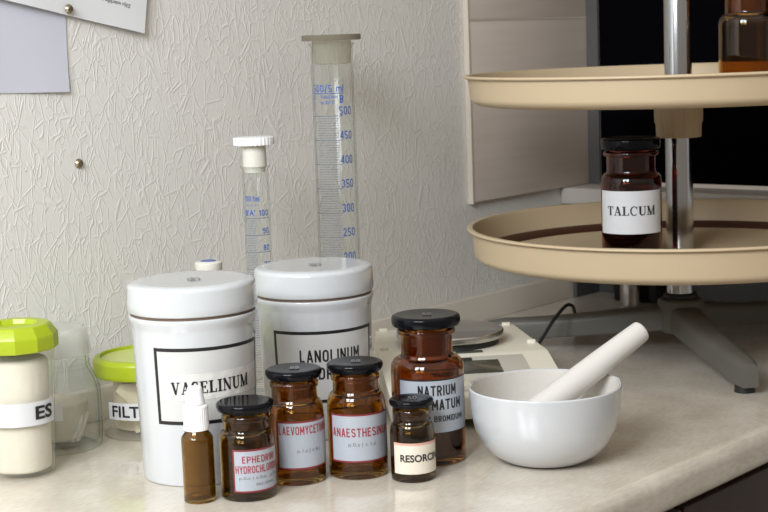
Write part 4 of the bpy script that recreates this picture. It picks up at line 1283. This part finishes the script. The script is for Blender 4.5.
# bottles on the trays
g = at_depth(632, 240, 1.79); pt = Vector((g.x, g.y, CT + floor_low + 0.0002))
Rt = 30.3 * pt.dot(FW) / F
zz = lambda py: at_depth(631, py, pt.dot(FW)).z - pt.z
t, zs = bottle('amber_bottle', 'dark cherry glass bottle labelled TALCUM on the lower beige tray', pt, Rt, zz(137), Rt * 0.985, Rt * 0.80, M['amber_red'], 0.0135, 0.0255, 0.0115, None, plug='stopper_red', fill=0.6)
z0 = at_depth(631, 234.5, pt.dot(FW) - Rt).z - pt.z; z1 = at_depth(631, 191.5, pt.dot(FW) - Rt).z - pt.z
w = Wrap(Rt, -0.03)
hw = 1.22 * Rt
w.rect(-hw, hw, z0, z1, 0); w.text(serif('TALCUM'), 0.0008, (z0 + z1) / 2 + 0.002, 0.0575, 0.0108, 1)
w.done('label', [M['paper'], M['ink']], t)
g = at_depth(748.5, 60, 1.84); pt2 = Vector((g.x, g.y, CT + floor_up + 0.0002))
bottle('amber_bottle', 'amber bottle on the upper beige tray right of the chrome pole', pt2, 0.034, 0.128, 0.033, 0.0265, M['amber'], 0.012, 0.026, 0.012, None)

# things in the shade under the sill, behind the stand
bm = bmesh.new()
q = on_x(634, 296, WX - 0.06)
t = thing('socket_box', 'small black box standing against the shade-toned panel behind the tray stand', 'box', (WX - 0.035, q.y, CT))
box(bm, -0.025, 0.025, -0.034, 0.034, 0, 0.07, bevel=0.003); link_mesh('casing', bm, M['black'], t)
bm = lathe(fillet([(0, 0), (0.014, 0, 0.001), (0.014, 0.06, 0.002), (0, 0.062)], 3), 40); fix_normals(bm)
q2 = at_depth(630, 297, 2.19)
tag(link_mesh('steel_canister', bm, M['steel'], loc=(q2.x, q2.y, CT)), 'small brushed steel canister in front of the black box behind the tray stand', 'canister')


# ---------------------------------------------------------------- light, camera, render look
def area(name, loc, target, sx, sy, power, col):
    l = bpy.data.lights.new(name, 'AREA'); l.shape = 'RECTANGLE'; l.size = sx; l.size_y = sy; l.energy = power; l.color = col
    o = bpy.data.objects.new(name, l); C.objects.link(o); o.location = loc
    o.rotation_euler = (Vector(target) - Vector(loc)).to_track_quat('-Z', 'Y').to_euler()
    return o


tgt = cam_xy(0.05, 1.5) + UP * CT
dirn = (RT * -0.46 + FW * -0.89).normalized()
for k in (-1, 1):
    side_v = Vector((-dirn.y, dirn.x, 0))
    loc = tgt + dirn * 1.5 + UP * 1.0 + side_v * 0.22 * k
    area('window_daylight', loc, tgt, 0.34, 0.65, 21, (0.90, 0.95, 1.0))
w = bpy.data.worlds.new('room_light'); sc.world = w; w.use_nodes = True
nt = w.node_tree; bg = nt.nodes['Background']
tc = nt.nodes.new('ShaderNodeTexCoord'); sx = nt.nodes.new('ShaderNodeSeparateXYZ'); nt.links.new(tc.outputs['Generated'], sx.inputs[0])
rp = nt.nodes.new('ShaderNodeValToRGB'); nt.links.new(sx.outputs['Z'], rp.inputs['Fac'])
mr = nt.nodes.new('ShaderNodeMapRange'); mr.inputs['From Min'].default_value = -1; nt.links.new(sx.outputs['Z'], mr.inputs['Value']); nt.links.new(mr.outputs['Result'], rp.inputs['Fac'])
rp.color_ramp.elements[0].color = (0.30, 0.26, 0.22, 1); rp.color_ramp.elements[0].position = 0.50
rp.color_ramp.elements[1].color = (0.80, 0.75, 0.68, 1); rp.color_ramp.elements[1].position = 0.80
nt.links.new(rp.outputs['Color'], bg.inputs['Color']); bg.inputs['Strength'].default_value = 0.95

cam = bpy.data.cameras.new('camera'); co = bpy.data.objects.new('camera', cam); C.objects.link(co)
cam.sensor_width = 36; cam.lens = 36 * F / 768; cam.clip_start = 0.02
rot = Matrix((right, up, -fwd)).transposed()
co.matrix_world = Matrix.Translation(CAM) @ rot.to_4x4()
cam.dof.use_dof = True; cam.dof.focus_distance = 1.46; cam.dof.aperture_fstop = 18.0
sc.camera = co
sc.view_settings.view_transform = 'Standard'; sc.view_settings.look = 'None'
sc.view_settings.exposure = -0.12; sc.view_settings.gamma = 1.0; sc.view_settings.use_curve_mapping = False
cy = sc.cycles
cy.max_bounces = 16; cy.transmission_bounces = 16; cy.transparent_max_bounces = 24; cy.glossy_bounces = 6; cy.diffuse_bounces = 5
cy.use_denoising = True
